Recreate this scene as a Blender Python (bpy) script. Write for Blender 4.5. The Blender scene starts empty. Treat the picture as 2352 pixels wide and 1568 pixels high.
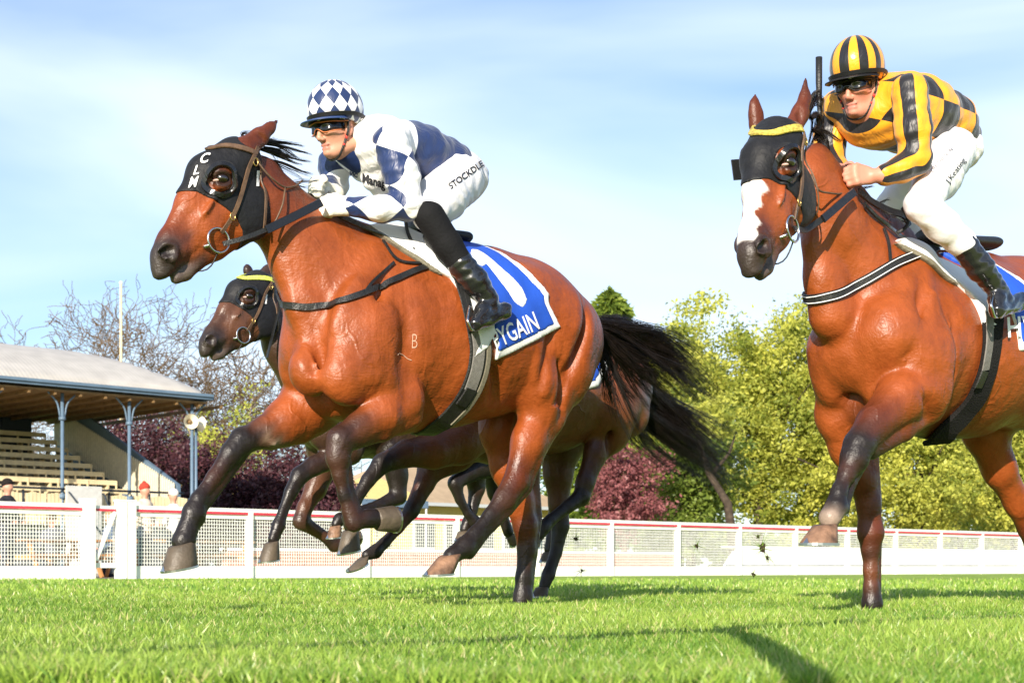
import bpy, math, random
import numpy as np
from mathutils import Vector, Matrix, noise as mnoise
# ------------------------------------------------------------------ scene, camera, sky, sun
S = bpy.context.scene
COL = S.collection
F = 3431.0; CX = 1176.0; HY = 1301.0; CAMZ = 0.215      # focal length / principal column / horizon row in photo units
AZ = math.radians(14.0); EL = math.radians(20.0)          # sunlight travels (sin AZ, cos AZ) over the ground
cam_d = bpy.data.cameras.new('camera'); cam = bpy.data.objects.new('camera', cam_d); COL.objects.link(cam)
cam.location = (0, 0, CAMZ); cam.rotation_euler = (math.pi/2, 0, 0)
cam_d.sensor_width = 36; cam_d.lens = 36*F/2352; cam_d.shift_y = (HY-784)/2352
cam_d.clip_start = 0.05; cam_d.clip_end = 3000
cam_d.dof.use_dof = True; cam_d.dof.focus_distance = 6.2; cam_d.dof.aperture_fstop = 8.0
S.camera = cam
W = bpy.data.worlds.new("World"); S.world = W; W.use_nodes = True
S.view_settings.view_transform = 'Standard'; S.view_settings.look = 'None'; S.view_settings.exposure = 0.79; S.view_settings.gamma = 1
def world():
    nt = W.node_tree; N = nt.nodes; L = nt.links; N.clear()
    out = N.new('ShaderNodeOutputWorld'); bg = N.new('ShaderNodeBackground')
    sky = N.new('ShaderNodeTexSky'); sky.sky_type = 'NISHITA'; sky.sun_disc = False
    sky.sun_elevation = EL; sky.sun_rotation = math.pi + AZ
    sky.air_density = 1.0; sky.dust_density = 0.6; sky.ozone_density = 2.0
    tc = N.new('ShaderNodeTexCoord'); mp = N.new('ShaderNodeMapping'); mp.inputs['Scale'].default_value = (1.3, 1.3, 5.0)
    mp.inputs['Rotation'].default_value = (0.0, 0.22, 0.2)
    nz = N.new('ShaderNodeTexNoise'); nz.inputs['Scale'].default_value = 1.1; nz.inputs['Detail'].default_value = 5; nz.inputs['Roughness'].default_value = .42
    nz.inputs['Distortion'].default_value = .5
    cr = N.new('ShaderNodeValToRGB'); cr.color_ramp.elements[0].position = .40; cr.color_ramp.elements[1].position = .66
    cr.color_ramp.elements[0].color = (.0, .0, .0, 1); cr.color_ramp.elements[1].color = (.62, .62, .62, 1)
    mx = N.new('ShaderNodeMixRGB'); mx.inputs['Color2'].default_value = (7.8, 8.5, 9.5, 1)
    L.new(tc.outputs['Generated'], mp.inputs[0]); L.new(mp.outputs[0], nz.inputs[0]); L.new(nz.outputs[0], cr.inputs[0])
    tint = N.new('ShaderNodeMixRGB'); tint.blend_type = 'MULTIPLY'; tint.inputs['Fac'].default_value = 1; tint.inputs['Color2'].default_value = (.84, .97, 1.13, 1)
    L.new(sky.outputs[0], tint.inputs['Color1'])
    L.new(cr.outputs[0], mx.inputs['Fac']); L.new(tint.outputs[0], mx.inputs['Color1']); L.new(mx.outputs[0], bg.inputs['Color'])
    bg.inputs['Strength'].default_value = 0.098
    L.new(bg.outputs[0], out.inputs[0])
world()
sun_d = bpy.data.lights.new('sun', 'SUN'); sun = bpy.data.objects.new('sun', sun_d); COL.objects.link(sun)
sun_d.energy = 4.9; sun_d.angle = math.radians(.5); sun_d.color = (1, .90, .76)
sun.rotation_euler = Vector((math.sin(AZ)*math.cos(EL), math.cos(AZ)*math.cos(EL), -math.sin(EL))).to_track_quat('-Z', 'Y').to_euler()
random.seed(7); RNG = np.random.default_rng(7)
# ------------------------------------------------------------------ small helpers
def at(px, py, d): return Vector(((px-CX)*d/F, d, CAMZ+(HY-py)*d/F))
def tag(o, label=None, cat=None, group=None, kind=None):
    if label: o['label'] = label
    if cat: o['category'] = cat
    if group: o['group'] = group
    if kind: o['kind'] = kind
    return o
def empty(name, loc=(0,0,0), rz=0, parent=None):
    o = bpy.data.objects.new(name, None); COL.objects.link(o); o.location = loc; o.rotation_euler = (0,0,rz); o.empty_display_size = .1
    if parent: o.parent = parent
    return o
def mesh_obj(name, V, Fc, mat, parent=None, smooth=False, cols=None, attrs=None):
    me = bpy.data.meshes.new(name)
    V = np.asarray(V, dtype=np.float32)
    if isinstance(Fc, np.ndarray):
        n, m = Fc.shape
        me.vertices.add(len(V)); me.vertices.foreach_set('co', V.ravel())
        me.loops.add(n*m); me.loops.foreach_set('vertex_index', Fc.ravel().astype(np.int32))
        me.polygons.add(n); me.polygons.foreach_set('loop_start', np.arange(0, n*m, m, dtype=np.int32))
        me.update(calc_edges=True)
    else:
        me.from_pydata(V.tolist(), [], Fc); me.update()
    if smooth: me.polygons.foreach_set('use_smooth', np.ones(len(me.polygons), dtype=bool))
    if cols is not None:
        a = me.color_attributes.new('coat', 'FLOAT_COLOR', 'POINT'); c = np.ones((len(V), 4), np.float32); c[:, :3] = cols; a.data.foreach_set('color', c.ravel())
    for k, v in (attrs or {}).items():
        a = me.attributes.new(k, 'FLOAT_VECTOR', 'POINT'); a.data.foreach_set('vector', np.asarray(v, np.float32).ravel())
    if mat: me.materials.append(mat)
    o = bpy.data.objects.new(name, me); COL.objects.link(o)
    if parent: o.parent = parent
    return o
class MB:
    """collects boxes, tubes and prisms into one mesh"""
    def __init__(s): s.V = []; s.F = []
    def add(s, V, Fc):
        n = len(s.V); s.V += [tuple(v) for v in V]; s.F += [tuple(i+n for i in f) for f in Fc]; return s
    def box(s, c, d, rz=0, ry=0, rx=0):
        m = Matrix.Translation(c) @ Matrix.Rotation(rz, 4, 'Z') @ Matrix.Rotation(ry, 4, 'Y') @ Matrix.Rotation(rx, 4, 'X')
        v = [m @ Vector((x*d[0]/2, y*d[1]/2, z*d[2]/2)) for x in (-1,1) for y in (-1,1) for z in (-1,1)]
        return s.add(v, [(0,1,3,2),(4,6,7,5),(0,4,5,1),(2,3,7,6),(0,2,6,4),(1,5,7,3)])
    def beam(s, p, q, w, h, up=(0,0,1)):
        p = Vector(p); q = Vector(q); d = (q-p).normalized(); r = d.cross(Vector(up))
        if r.length < 1e-4: r = d.cross(Vector((1,0,0)))
        r.normalize(); u = r.cross(d)
        v = [b + r*x*w/2 + u*y*h/2 for b in (p, q) for x in (-1,1) for y in (-1,1)]
        return s.add(v, [(0,1,3,2),(4,6,7,5),(0,4,5,1),(2,3,7,6),(0,2,6,4),(1,5,7,3)])
    def tube(s, pts, rs, n=8, cap=True):
        pts = [Vector(p) for p in pts]
        if not hasattr(rs, '__len__'): rs = [rs]*len(pts)
        V = []; prev = None
        for i, p in enumerate(pts):
            t = (pts[min(i+1, len(pts)-1)] - pts[max(i-1, 0)])
            t = t.normalized() if t.length > 1e-9 else Vector((0,0,1))
            if prev is None:
                a = t.cross(Vector((0,0,1)));
                if a.length < 1e-3: a = t.cross(Vector((1,0,0)))
            else: a = prev - t*prev.dot(t)
            a.normalize(); prev = a; b = t.cross(a)
            for k in range(n):
                th = 2*math.pi*k/n; V.append(p + (a*math.cos(th)+b*math.sin(th))*rs[i])
        Fc = [(i*n+k, i*n+(k+1)%n, (i+1)*n+(k+1)%n, (i+1)*n+k) for i in range(len(pts)-1) for k in range(n)]
        if cap: Fc += [tuple(reversed(range(n))), tuple((len(pts)-1)*n+k for k in range(n))]
        return s.add(V, Fc)
    def build(s, name, mat, parent=None, smooth=False): return mesh_obj(name, s.V, s.F, mat, parent, smooth)
# ------------------------------------------------------------------ materials
def mat(name, col, rough=.6, spec=.4, metal=0, var=0, vscale=8, bump=0, bscale=60, coat=0, sheen=0, trans=0, detail=4):
    m = bpy.data.materials.new(name); m.use_nodes = True; nt = m.node_tree; N = nt.nodes; L = nt.links
    b = N['Principled BSDF']; b.inputs['Roughness'].default_value = rough; b.inputs['Metallic'].default_value = metal
    b.inputs['Specular IOR Level'].default_value = spec; b.inputs['Coat Weight'].default_value = coat; b.inputs['Coat Roughness'].default_value = .25
    b.inputs['Sheen Weight'].default_value = sheen
    b.inputs['Base Color'].default_value = (*col, 1)
    tc = N.new('ShaderNodeTexCoord')
    if var:
        nz = N.new('ShaderNodeTexNoise'); nz.inputs['Scale'].default_value = vscale; nz.inputs['Detail'].default_value = detail
        L.new(tc.outputs['Object'], nz.inputs[0])
        mr = N.new('ShaderNodeMapRange'); mr.inputs[1].default_value = .3; mr.inputs[2].default_value = .7; mr.inputs[3].default_value = 1-var; mr.inputs[4].default_value = 1+var
        L.new(nz.outputs[0], mr.inputs[0])
        vm = N.new('ShaderNodeVectorMath'); vm.operation = 'SCALE'; vm.inputs[0].default_value = col; L.new(mr.outputs[0], vm.inputs['Scale'])
        L.new(vm.outputs[0], b.inputs['Base Color'])
    if bump:
        nb = N.new('ShaderNodeTexNoise'); nb.inputs['Scale'].default_value = bscale; nb.inputs['Detail'].default_value = 3
        L.new(tc.outputs['Object'], nb.inputs[0]); bp = N.new('ShaderNodeBump'); bp.inputs['Strength'].default_value = bump; bp.inputs['Distance'].default_value = .01
        L.new(nb.outputs[0], bp.inputs['Height']); L.new(bp.outputs[0], b.inputs['Normal'])
    return m
def coat_mat(name, rough=.43, spec=.42, fur=.55, mott=.28, coat=.06, musc=1.0, hairscale=(30, 140, 110)):
    """base colour from the per-vertex coat attribute, mottled; short-hair bump"""
    m = bpy.data.materials.new(name); m.use_nodes = True; nt = m.node_tree; N = nt.nodes; L = nt.links
    b = N['Principled BSDF']; b.inputs['Roughness'].default_value = rough; b.inputs['Specular IOR Level'].default_value = spec
    b.inputs['Coat Weight'].default_value = coat; b.inputs['Coat Roughness'].default_value = .3
    at_ = N.new('ShaderNodeAttribute'); at_.attribute_name = 'coat'
    tc = N.new('ShaderNodeTexCoord')
    nz = N.new('ShaderNodeTexNoise'); nz.inputs['Scale'].default_value = 9; nz.inputs['Detail'].default_value = 6; nz.inputs['Roughness'].default_value = .65
    L.new(tc.outputs['Object'], nz.inputs[0])
    mr = N.new('ShaderNodeMapRange'); mr.inputs[1].default_value = .25; mr.inputs[2].default_value = .75; mr.inputs[3].default_value = 1-mott; mr.inputs[4].default_value = 1+mott
    L.new(nz.outputs[0], mr.inputs[0])
    vm = N.new('ShaderNodeVectorMath'); vm.operation = 'SCALE'; L.new(at_.outputs['Vector'], vm.inputs[0]); L.new(mr.outputs[0], vm.inputs['Scale'])
    L.new(vm.outputs[0], b.inputs['Base Color'])
    mp = N.new('ShaderNodeMapping'); mp.inputs['Scale'].default_value = hairscale; mp.inputs['Rotation'].default_value = (0, .5, 0)
    n2 = N.new('ShaderNodeTexNoise'); n2.inputs['Scale'].default_value = 1; n2.inputs['Detail'].default_value = 2
    L.new(tc.outputs['Object'], mp.inputs[0]); L.new(mp.outputs[0], n2.inputs[0])
    n3 = N.new('ShaderNodeTexNoise'); n3.inputs['Scale'].default_value = 14; n3.inputs['Detail'].default_value = 3; L.new(tc.outputs['Object'], n3.inputs[0])
    b1 = N.new('ShaderNodeBump'); b1.inputs['Strength'].default_value = fur; b1.inputs['Distance'].default_value = .004; L.new(n2.outputs[0], b1.inputs['Height'])
    b2 = N.new('ShaderNodeBump'); b2.inputs['Strength'].default_value = .28*musc; b2.inputs['Distance'].default_value = .03; L.new(n3.outputs[0], b2.inputs['Height'])
    L.new(b1.outputs[0], b2.inputs['Normal']); last = b2
    if musc > .5:
        # veins: thin raised branching lines, only in places; folds: long soft ridges
        m4 = N.new('ShaderNodeMapping'); m4.inputs['Scale'].default_value = (4.0, 4.0, 2.4); m4.inputs['Rotation'].default_value = (0, .5, .3)
        ds = N.new('ShaderNodeTexNoise'); ds.inputs['Scale'].default_value = 5; L.new(tc.outputs['Object'], ds.inputs[0])
        ad = N.new('ShaderNodeMixRGB'); ad.blend_type = 'ADD'; ad.inputs['Fac'].default_value = .35; L.new(tc.outputs['Object'], ad.inputs[1]); L.new(ds.outputs['Color'], ad.inputs[2]); L.new(ad.outputs[0], m4.inputs[0])
        vo = N.new('ShaderNodeTexVoronoi'); vo.feature = 'DISTANCE_TO_EDGE'; vo.inputs['Scale'].default_value = 1.0; L.new(m4.outputs[0], vo.inputs['Vector'])
        v1 = N.new('ShaderNodeMapRange'); v1.interpolation_type = 'SMOOTHSTEP'; v1.inputs[1].default_value = .0; v1.inputs[2].default_value = .045; v1.inputs[3].default_value = 1; v1.inputs[4].default_value = 0; L.new(vo.outputs['Distance'], v1.inputs[0])
        mk = N.new('ShaderNodeTexNoise'); mk.inputs['Scale'].default_value = 3.3; L.new(tc.outputs['Object'], mk.inputs[0])
        mk2 = N.new('ShaderNodeMapRange'); mk2.inputs[1].default_value = .52; mk2.inputs[2].default_value = .66; L.new(mk.outputs[0], mk2.inputs[0])
        mu = N.new('ShaderNodeMath'); mu.operation = 'MULTIPLY'; L.new(v1.outputs[0], mu.inputs[0]); L.new(mk2.outputs[0], mu.inputs[1])
        b3 = N.new('ShaderNodeBump'); b3.inputs['Strength'].default_value = .30; b3.inputs['Distance'].default_value = .008; L.new(mu.outputs[0], b3.inputs['Height']); L.new(b2.outputs[0], b3.inputs['Normal'])
        m5 = N.new('ShaderNodeMapping'); m5.inputs['Scale'].default_value = (9, 6, 3.0); m5.inputs['Rotation'].default_value = (.2, -.5, .1)
        n5 = N.new('ShaderNodeTexNoise'); n5.inputs['Scale'].default_value = 1; n5.inputs['Detail'].default_value = 4; n5.inputs['Distortion'].default_value = 1.2; L.new(tc.outputs['Object'], m5.inputs[0]); L.new(m5.outputs[0], n5.inputs[0])
        b4 = N.new('ShaderNodeBump'); b4.inputs['Strength'].default_value = .16*musc; b4.inputs['Distance'].default_value = .05; L.new(n5.outputs[0], b4.inputs['Height']); L.new(b3.outputs[0], b4.inputs['Normal']); last = b4
    L.new(last.outputs[0], b.inputs['Normal'])
    r2 = N.new('ShaderNodeMapRange'); r2.inputs[1].default_value = .3; r2.inputs[2].default_value = .7; r2.inputs[3].default_value = rough-.06; r2.inputs[4].default_value = rough+.1
    L.new(nz.outputs[0], r2.inputs[0]); L.new(r2.outputs[0], b.inputs['Roughness'])
    return m
def silk_mat(name, kind, A, B, n=(1,1), rough=.42, wr=.5):
    """two-colour pattern driven by the 'pat' attribute (u around, v along): diamond, stripe, check, split"""
    m = bpy.data.materials.new(name); m.use_nodes = True; nt = m.node_tree; N = nt.nodes; L = nt.links
    b = N['Principled BSDF']; b.inputs['Roughness'].default_value = rough; b.inputs['Sheen Weight'].default_value = .15; b.inputs['Specular IOR Level'].default_value = .45
    a = N.new('ShaderNodeAttribute'); a.attribute_name = 'pat'; sp = N.new('ShaderNodeSeparateXYZ'); L.new(a.outputs['Vector'], sp.inputs[0])
    def M(op, x, y=None):
        q = N.new('ShaderNodeMath'); q.operation = op
        for i, v in enumerate((x, y)):
            if v is None: continue
            if isinstance(v, (int, float)): q.inputs[i].default_value = v
            else: L.new(v, q.inputs[i])
        return q.outputs[0]
    u = M('MULTIPLY', sp.outputs[0], n[0]); v = M('MULTIPLY', sp.outputs[1], n[1])
    if kind == 'diamond':
        f = M('ADD', M('ABSOLUTE', M('SUBTRACT', M('FRACT', u), .5)), M('ABSOLUTE', M('SUBTRACT', M('FRACT', v), .5))); f = M('LESS_THAN', f, .5)
    elif kind == 'stripe': f = M('LESS_THAN', M('FRACT', u), .5)
    elif kind == 'check':
        f = M('ABSOLUTE', M('SUBTRACT', M('LESS_THAN', M('FRACT', u), .5), M('LESS_THAN', M('FRACT', v), .5)))
    else: f = M('GREATER_THAN', v, .5)
    mx = N.new('ShaderNodeMixRGB'); mx.inputs['Color1'].default_value = (*A, 1); mx.inputs['Color2'].default_value = (*B, 1); L.new(f, mx.inputs['Fac'])
    L.new(mx.outputs[0], b.inputs['Base Color'])
    tc = N.new('ShaderNodeTexCoord'); mp = N.new('ShaderNodeMapping'); mp.inputs['Scale'].default_value = (14, 22, 9); mp.inputs['Rotation'].default_value = (.3, .6, .2)
    nz = N.new('ShaderNodeTexNoise'); nz.inputs['Scale'].default_value = 1; nz.inputs['Detail'].default_value = 3; nz.inputs['Distortion'].default_value = 1.2
    L.new(tc.outputs['Object'], mp.inputs[0]); L.new(mp.outputs[0], nz.inputs[0])
    bp = N.new('ShaderNodeBump'); bp.inputs['Strength'].default_value = wr; bp.inputs['Distance'].default_value = .03; L.new(nz.outputs[0], bp.inputs['Height']); L.new(bp.outputs[0], b.inputs['Normal'])
    return m
# ------------------------------------------------------------------ distance-field modeller
class Prim:
    pass
def smin(a, b, k):
    h = np.maximum(k-np.abs(a-b), 0)/k
    return np.minimum(a, b)-h*h*k*.25
class RC(Prim):      # round cone, squeezed sideways (axis 1) by sb
    def __init__(s, p, q, r0, r1, sb=1, k=.03, c0=None, c1=None, sub=False):
        s.p = np.array(p, float); s.q = np.array(q, float); s.r0 = r0; s.r1 = r1; s.sb = sb; s.k = k; s.c0 = c0; s.c1 = c0 if c1 is None else c1; s.sub = sub
        
        s.lo = np.minimum(s.p-np.array([r0, r0*sb, r0]), s.q-np.array([r1, r1*sb, r1])); s.hi = np.maximum(s.p+np.array([r0, r0*sb, r0]), s.q+np.array([r1, r1*sb, r1]))
    R = None
    def ev(s, P, want_t=False):
        if s.R is not None: P = (P-s.T)@s.R+s.piv
        sc = np.array([1, 1/s.sb, 1])
        p = s.p*sc; ba = s.q*sc-p; pa = P*sc-p
        l2 = float(ba@ba)
        if l2 < 1e-12: t = np.zeros(len(P))
        else:
            # clamp parameter with the cone's slope taken into account
            rr = s.r0-s.r1; y = pa@ba
            perp = np.sqrt(np.maximum((pa*pa).sum(1)-y*y/l2, 0)); L = math.sqrt(l2)
            t = np.clip((y/L-(rr/math.sqrt(max(l2-rr*rr, l2*.1)))*perp)/L, 0, 1)
        n = pa-t[:, None]*ba; ln = np.sqrt((n*n).sum(1))+1e-9
        f = ln-(s.r0+(s.r1-s.r0)*t)
        g = np.sqrt(((n*sc)**2).sum(1))/ln
        d = f/np.maximum(g, 1e-6)
        return (d, t) if want_t else d
class EL_(Prim):     # ellipsoid, turned by ang in the side plane and yaw about up
    def __init__(s, c, r, ang=0, yaw=0, k=.03, c0=None, sub=False):
        s.c = np.array(c, float); s.r = np.array(r, float); s.k = k; s.c0 = c0; s.c1 = c0; s.sub = sub
        ca, sa = math.cos(ang), math.sin(ang); cy, sy = math.cos(yaw), math.sin(yaw)
        A = np.array([[ca, 0, sa], [0, 1, 0], [-sa, 0, ca]]); Y = np.array([[cy, sy, 0], [-sy, cy, 0], [0, 0, 1]])
        s.M = A@Y
        ext = np.sqrt(((s.M.T*s.r)**2).sum(1)); s.lo = s.c-ext; s.hi = s.c+ext
    R = None
    def ev(s, P, want_t=False):
        if s.R is not None: P = (P-s.T)@s.R+s.piv
        q = (P-s.c)@s.M.T; a = q/s.r; k0 = np.sqrt((a*a).sum(1))+1e-9; b = a/s.r; k1 = np.sqrt((b*b).sum(1))+1e-9
        d = k0*(k0-1)/k1
        d = np.where(k0 < .3, -float(s.r.min())*(1-k0), d)
        return (d, np.zeros(len(P))) if want_t else d
class Field:
    def __init__(s): s.p = []; s.post = None; s.grow = 0
    def ev(s, P):
        d = np.full(len(P), 1.0)
        for q in s.p:
            e = q.ev(P)
            d = -smin(-d, e, q.k) if q.sub else smin(d, e, q.k)
        d = d-s.grow
        if s.post: d = s.post(P, d)
        return d
    def grad(s, P, e=.002):
        g = np.zeros_like(P)
        for i in range(3):
            o = np.zeros(3); o[i] = e; g[:, i] = s.ev(P+o)-s.ev(P-o)
        return g/(np.sqrt((g*g).sum(1))[:, None]+1e-12)
    def colors(s, P, base=(.3,.1,.03), soft=.02):
        num = np.zeros((len(P), 3)); den = np.zeros(len(P)); ds = []
        cand = [q for q in s.p if q.c0 is not None]
        E = [q.ev(P, True) for q in cand]
        dm = np.min([np.where(np.full(len(P), q.sub), np.abs(e[0]), e[0]) for q, e in zip(cand, E)], axis=0)
        for q, (d, t) in zip(cand, E):
            dd = np.abs(d) if q.sub else d
            w = np.exp(-np.clip(dd-dm, 0, 1)/soft)
            c = np.array(q.c0)[None]*(1-t[:, None])+np.array(q.c1)[None]*t[:, None]
            num += w[:, None]*c; den += w
        return num/den[:, None]
    def mesh(s, h, lo=None, hi=None):
        A = [q for q in s.p if not q.sub]
        if lo is None: lo = np.min([q.lo for q in A], axis=0)-3*h-s.grow-.01
        if hi is None: hi = np.max([q.hi for q in A], axis=0)+3*h+s.grow+.01
        lo = np.array(lo, float); hi = np.array(hi, float)
        n = np.ceil((hi-lo)/h).astype(int)+1
        ax = [lo[i]+h*np.arange(n[i]) for i in range(3)]
        D = np.full(n, .2, np.float64)
        for q in s.p:
            mg = q.k+s.grow+3*h+(.0 if not q.sub else .01)
            i0 = np.clip(np.floor((q.lo-mg-lo)/h).astype(int), 0, n); i1 = np.clip(np.ceil((q.hi+mg-lo)/h).astype(int)+1, 0, n)
            if (i1 <= i0).any(): continue
            sl = tuple(slice(a, b) for a, b in zip(i0, i1))
            G = np.stack(np.meshgrid(*[ax[j][i0[j]:i1[j]] for j in range(3)], indexing='ij'), -1).reshape(-1, 3)
            e = q.ev(G).reshape(i1-i0)
            D[sl] = -smin(-D[sl], e, q.k) if q.sub else smin(D[sl], e, q.k)
        D -= s.grow
        if s.post:
            near = np.abs(D) < max(.06, 4*h)+s.grow
            idx = np.argwhere(near); P = lo+idx*h
            D[near] = s.post(P, D[near])
        D[0] = D[-1] = .1; D[:, 0] = D[:, -1] = .1; D[:, :, 0] = D[:, :, -1] = .1
        # surface nets
        inside = D < 0
        c = [inside[i:n[0]-1+i, j:n[1]-1+j, k:n[2]-1+k] for i in (0,1) for j in (0,1) for k in (0,1)]
        cnt = sum(x.astype(np.int8) for x in c); act = (cnt > 0) & (cnt < 8)
        ids = -np.ones(act.shape, np.int64); cell = np.argwhere(act); ids[act] = np.arange(len(cell))
        acc = np.zeros((len(cell), 3)); num = np.zeros(len(cell))
        offs = [(i, j, k) for i in (0,1) for j in (0,1) for k in (0,1)]
        vals = [D[cell[:, 0]+i, cell[:, 1]+j, cell[:, 2]+k] for i, j, k in offs]
        for a in range(8):
            for b in range(a+1, 8):
                oa, ob = offs[a], offs[b]
                if sum(abs(x-y) for x, y in zip(oa, ob)) != 1: continue
                va, vb = vals[a], vals[b]; m = (va < 0) != (vb < 0)
                t = np.where(m, va/(va-vb+1e-20), 0)
                pt = np.array(oa)[None]+t[:, None]*(np.array(ob)-np.array(oa))[None]
                acc[m] += pt[m]; num[m] += 1
        V = lo+h*(cell+acc/num[:, None])
        Q = []
        for axn in range(3):
            u, v = [(1,2),(2,0),(0,1)][axn]
            s0 = [slice(None)]*3; s1 = [slice(None)]*3; s0[axn] = slice(0, -1); s1[axn] = slice(1, None)
            A0 = inside[tuple(s0)]; A1 = inside[tuple(s1)]
            e = np.argwhere(A0 != A1); fl = A0[tuple(e.T)]
            def idc(du, dv):
                x = e.copy(); x[:, u] += du; x[:, v] += dv; return ids[x[:, 0], x[:, 1], x[:, 2]]
            q = np.stack([idc(-1,-1), idc(0,-1), idc(0,0), idc(-1,0)], 1)
            q[~fl] = q[~fl][:, ::-1]; Q.append(q)
        Q = np.concatenate(Q)
        return V, Q
def relax(V, Q, it=2, lam=.5):
    for _ in range(it):
        acc = np.zeros_like(V); cnt = np.zeros(len(V))
        for i in range(4):
            a = Q[:, i]; b = Q[:, (i+1) % 4]
            np.add.at(acc, a, V[b]); np.add.at(cnt, a, 1); np.add.at(acc, b, V[a]); np.add.at(cnt, b, 1)
        V = V*(1-lam)+lam*acc/np.maximum(cnt, 1)[:, None]
    return V
def field_obj(name, fld, h, mt, parent, colors=True, it=2, soft=.02, pat=None, lo=None, hi=None):
    V, Q = fld.mesh(h, lo, hi)
    if it: V = relax(V, Q, it)
    cols = fld.colors(V, soft=soft) if colors else None
    at_ = {'pat': pat(V)} if pat else None
    return mesh_obj(name, V, Q, mt, parent, True, cols, at_)
class Frame:
    """local frame of a horse: a forward, b to its left, z up; P() solves a photo position for a given side offset b"""
    def __init__(s, px, d, head_deg):
        s.O = np.array([(px-CX)/F*d, d]); h = math.radians(head_deg)
        s.u = np.array([-math.cos(h), -math.sin(h)]); s.w = np.array([math.sin(h), -math.cos(h)]); s.rz = math.atan2(s.u[1], s.u[0])
    def P(s, px, py, b=0):
        t = (px-CX)/F
        a = (t*(s.O[1]+b*s.w[1])-s.O[0]-b*s.w[0])/(s.u[0]-t*s.u[1])
        Y = s.O[1]+a*s.u[1]+b*s.w[1]
        return np.array([a, b, CAMZ+(HY-py)*Y/F])
    def r(s, p, rpx): return rpx*(s.O[1]+p[0]*s.u[1]+p[1]*s.w[1])/F
    def root(s, name): return empty(name, (s.O[0], s.O[1], 0), s.rz)
    def chain(s, fld, pts, sb=1, k=.03, cols=None, sub=False):
        P = [s.P(x, y, b) for x, y, b, r in pts]; R = [s.r(p, q[3]) for p, q in zip(P, pts)]
        for i in range(len(P)-1):
            c0, c1 = (None, None) if cols is None else ((cols, cols) if not isinstance(cols, list) else (cols[i], cols[i+1]))
            s_ = sb[i] if isinstance(sb, list) else sb
            fld.p.append(RC(P[i], P[i+1], R[i], R[i+1], s_, k, c0, c1, sub))
        return P
    def ell(s, fld, x, y, b, rx, rb, rz, ang=0, yaw=0, k=.03, col=None, sub=False):
        """rx, rz: half sizes along the side plane in photo units; rb in metres"""
        c = s.P(x, y, b); sc = s.r(c, 1)
        fld.p.append(EL_(c, (rx*sc, rb, rz*sc), math.radians(ang), math.radians(yaw), k, col, sub)); return c
class HeadFrame:
    """the leader's head frame moved rigidly to another horse (rotation R about piv, landing at T)"""
    def __init__(s, base, tgt, piv, x):
        s.base = base; s.tgt = tgt; s.piv = np.array(piv); s.T = np.array(x[:3]); y, p, r = x[3:]
        cy, sy, cp, sp, cr, sr = math.cos(y), math.sin(y), math.cos(p), math.sin(p), math.cos(r), math.sin(r)
        s.R = np.array([[cy,-sy,0],[sy,cy,0],[0,0,1]])@np.array([[cp,0,-sp],[0,1,0],[sp,0,cp]])@np.array([[1,0,0],[0,cr,-sr],[0,sr,cr]])
    def X(s, p): return (np.asarray(p, float)-s.piv)@s.R.T+s.T
    def P(s, px, py, b=0): return s.X(s.base.P(px, py, b))
    def r(s, p, rpx): return rpx*5.75/F
    def adopt(s, prims):
        for q in prims:
            q.R = s.R; q.T = s.T; q.piv = s.piv
            cs = np.array([[(q.lo, q.hi)[i][0], (q.lo, q.hi)[j][1], (q.lo, q.hi)[k][2]] for i in (0,1) for j in (0,1) for k in (0,1)]); cs = s.X(cs)
            q.lo = cs.min(0); q.hi = cs.max(0)
def seg_poly(P2, poly):
    """signed distance to a polygon in 2D (negative inside)"""
    poly = np.asarray(poly, float); n = len(poly); d = np.full(len(P2), 1e9); ins = np.zeros(len(P2), bool)
    for i in range(n):
        a = poly[i]; b = poly[(i+1) % n]; e = b-a; w = P2-a
        t = np.clip((w@e)/(e@e+1e-12), 0, 1); q = w-t[:, None]*e; d = np.minimum(d, (q*q).sum(1))
        c = (a[1] > P2[:, 1]) != (b[1] > P2[:, 1])
        xi = a[0]+(P2[:, 1]-a[1])/(b[1]-a[1]+1e-12)*(b[0]-a[0]); ins ^= c & (P2[:, 0] < xi)
    d = np.sqrt(d); return np.where(ins, -d, d)
def snap(fld, P, off, it=6):
    P = np.array(P, float).reshape(-1, 3)
    for _ in range(it):
        P = P-fld.grad(P)*((fld.ev(P)-off)[:, None])*.9
    return P
def sight(fr, fld, pts, off, b):
    """where the lines of sight through photo points meet a surface raised by off (misses stay put)"""
    pts = np.asarray(pts, float); b = np.broadcast_to(np.asarray(b, float), (len(pts),))
    o = np.array([-(fr.O@fr.u), -(fr.O@fr.w), CAMZ]); Q = np.array([fr.P(x, y, bb) for (x, y), bb in zip(pts, b)])
    d = Q-o; dist = np.linalg.norm(d, axis=1); d /= dist[:, None]; t = dist-.75
    for _ in range(45):
        e = fld.ev(o+d*t[:, None])-off; t = t+np.clip(e*.8, -.05, .06); 
    P = o+d*t[:, None]; bad = (np.abs(fld.ev(P)-off) > .01) | (t > dist+.7)
    if bad.any(): P[bad] = snap(fld, Q[bad], off)
    return P
def resample(P, step):
    P = np.array(P, float); L = np.sqrt(((P[1:]-P[:-1])**2).sum(1)); c = np.concatenate([[0], np.cumsum(L)]); n = max(2, int(c[-1]/step)+1)
    t = np.linspace(0, c[-1], n); return np.stack([np.interp(t, c, P[:, i]) for i in range(3)], 1)
def smooth_pts(P, it=2):
    P = np.array(P, float)
    for _ in range(it): P[1:-1] = (P[:-2]+2*P[1:-1]+P[2:])/4
    return P
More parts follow.
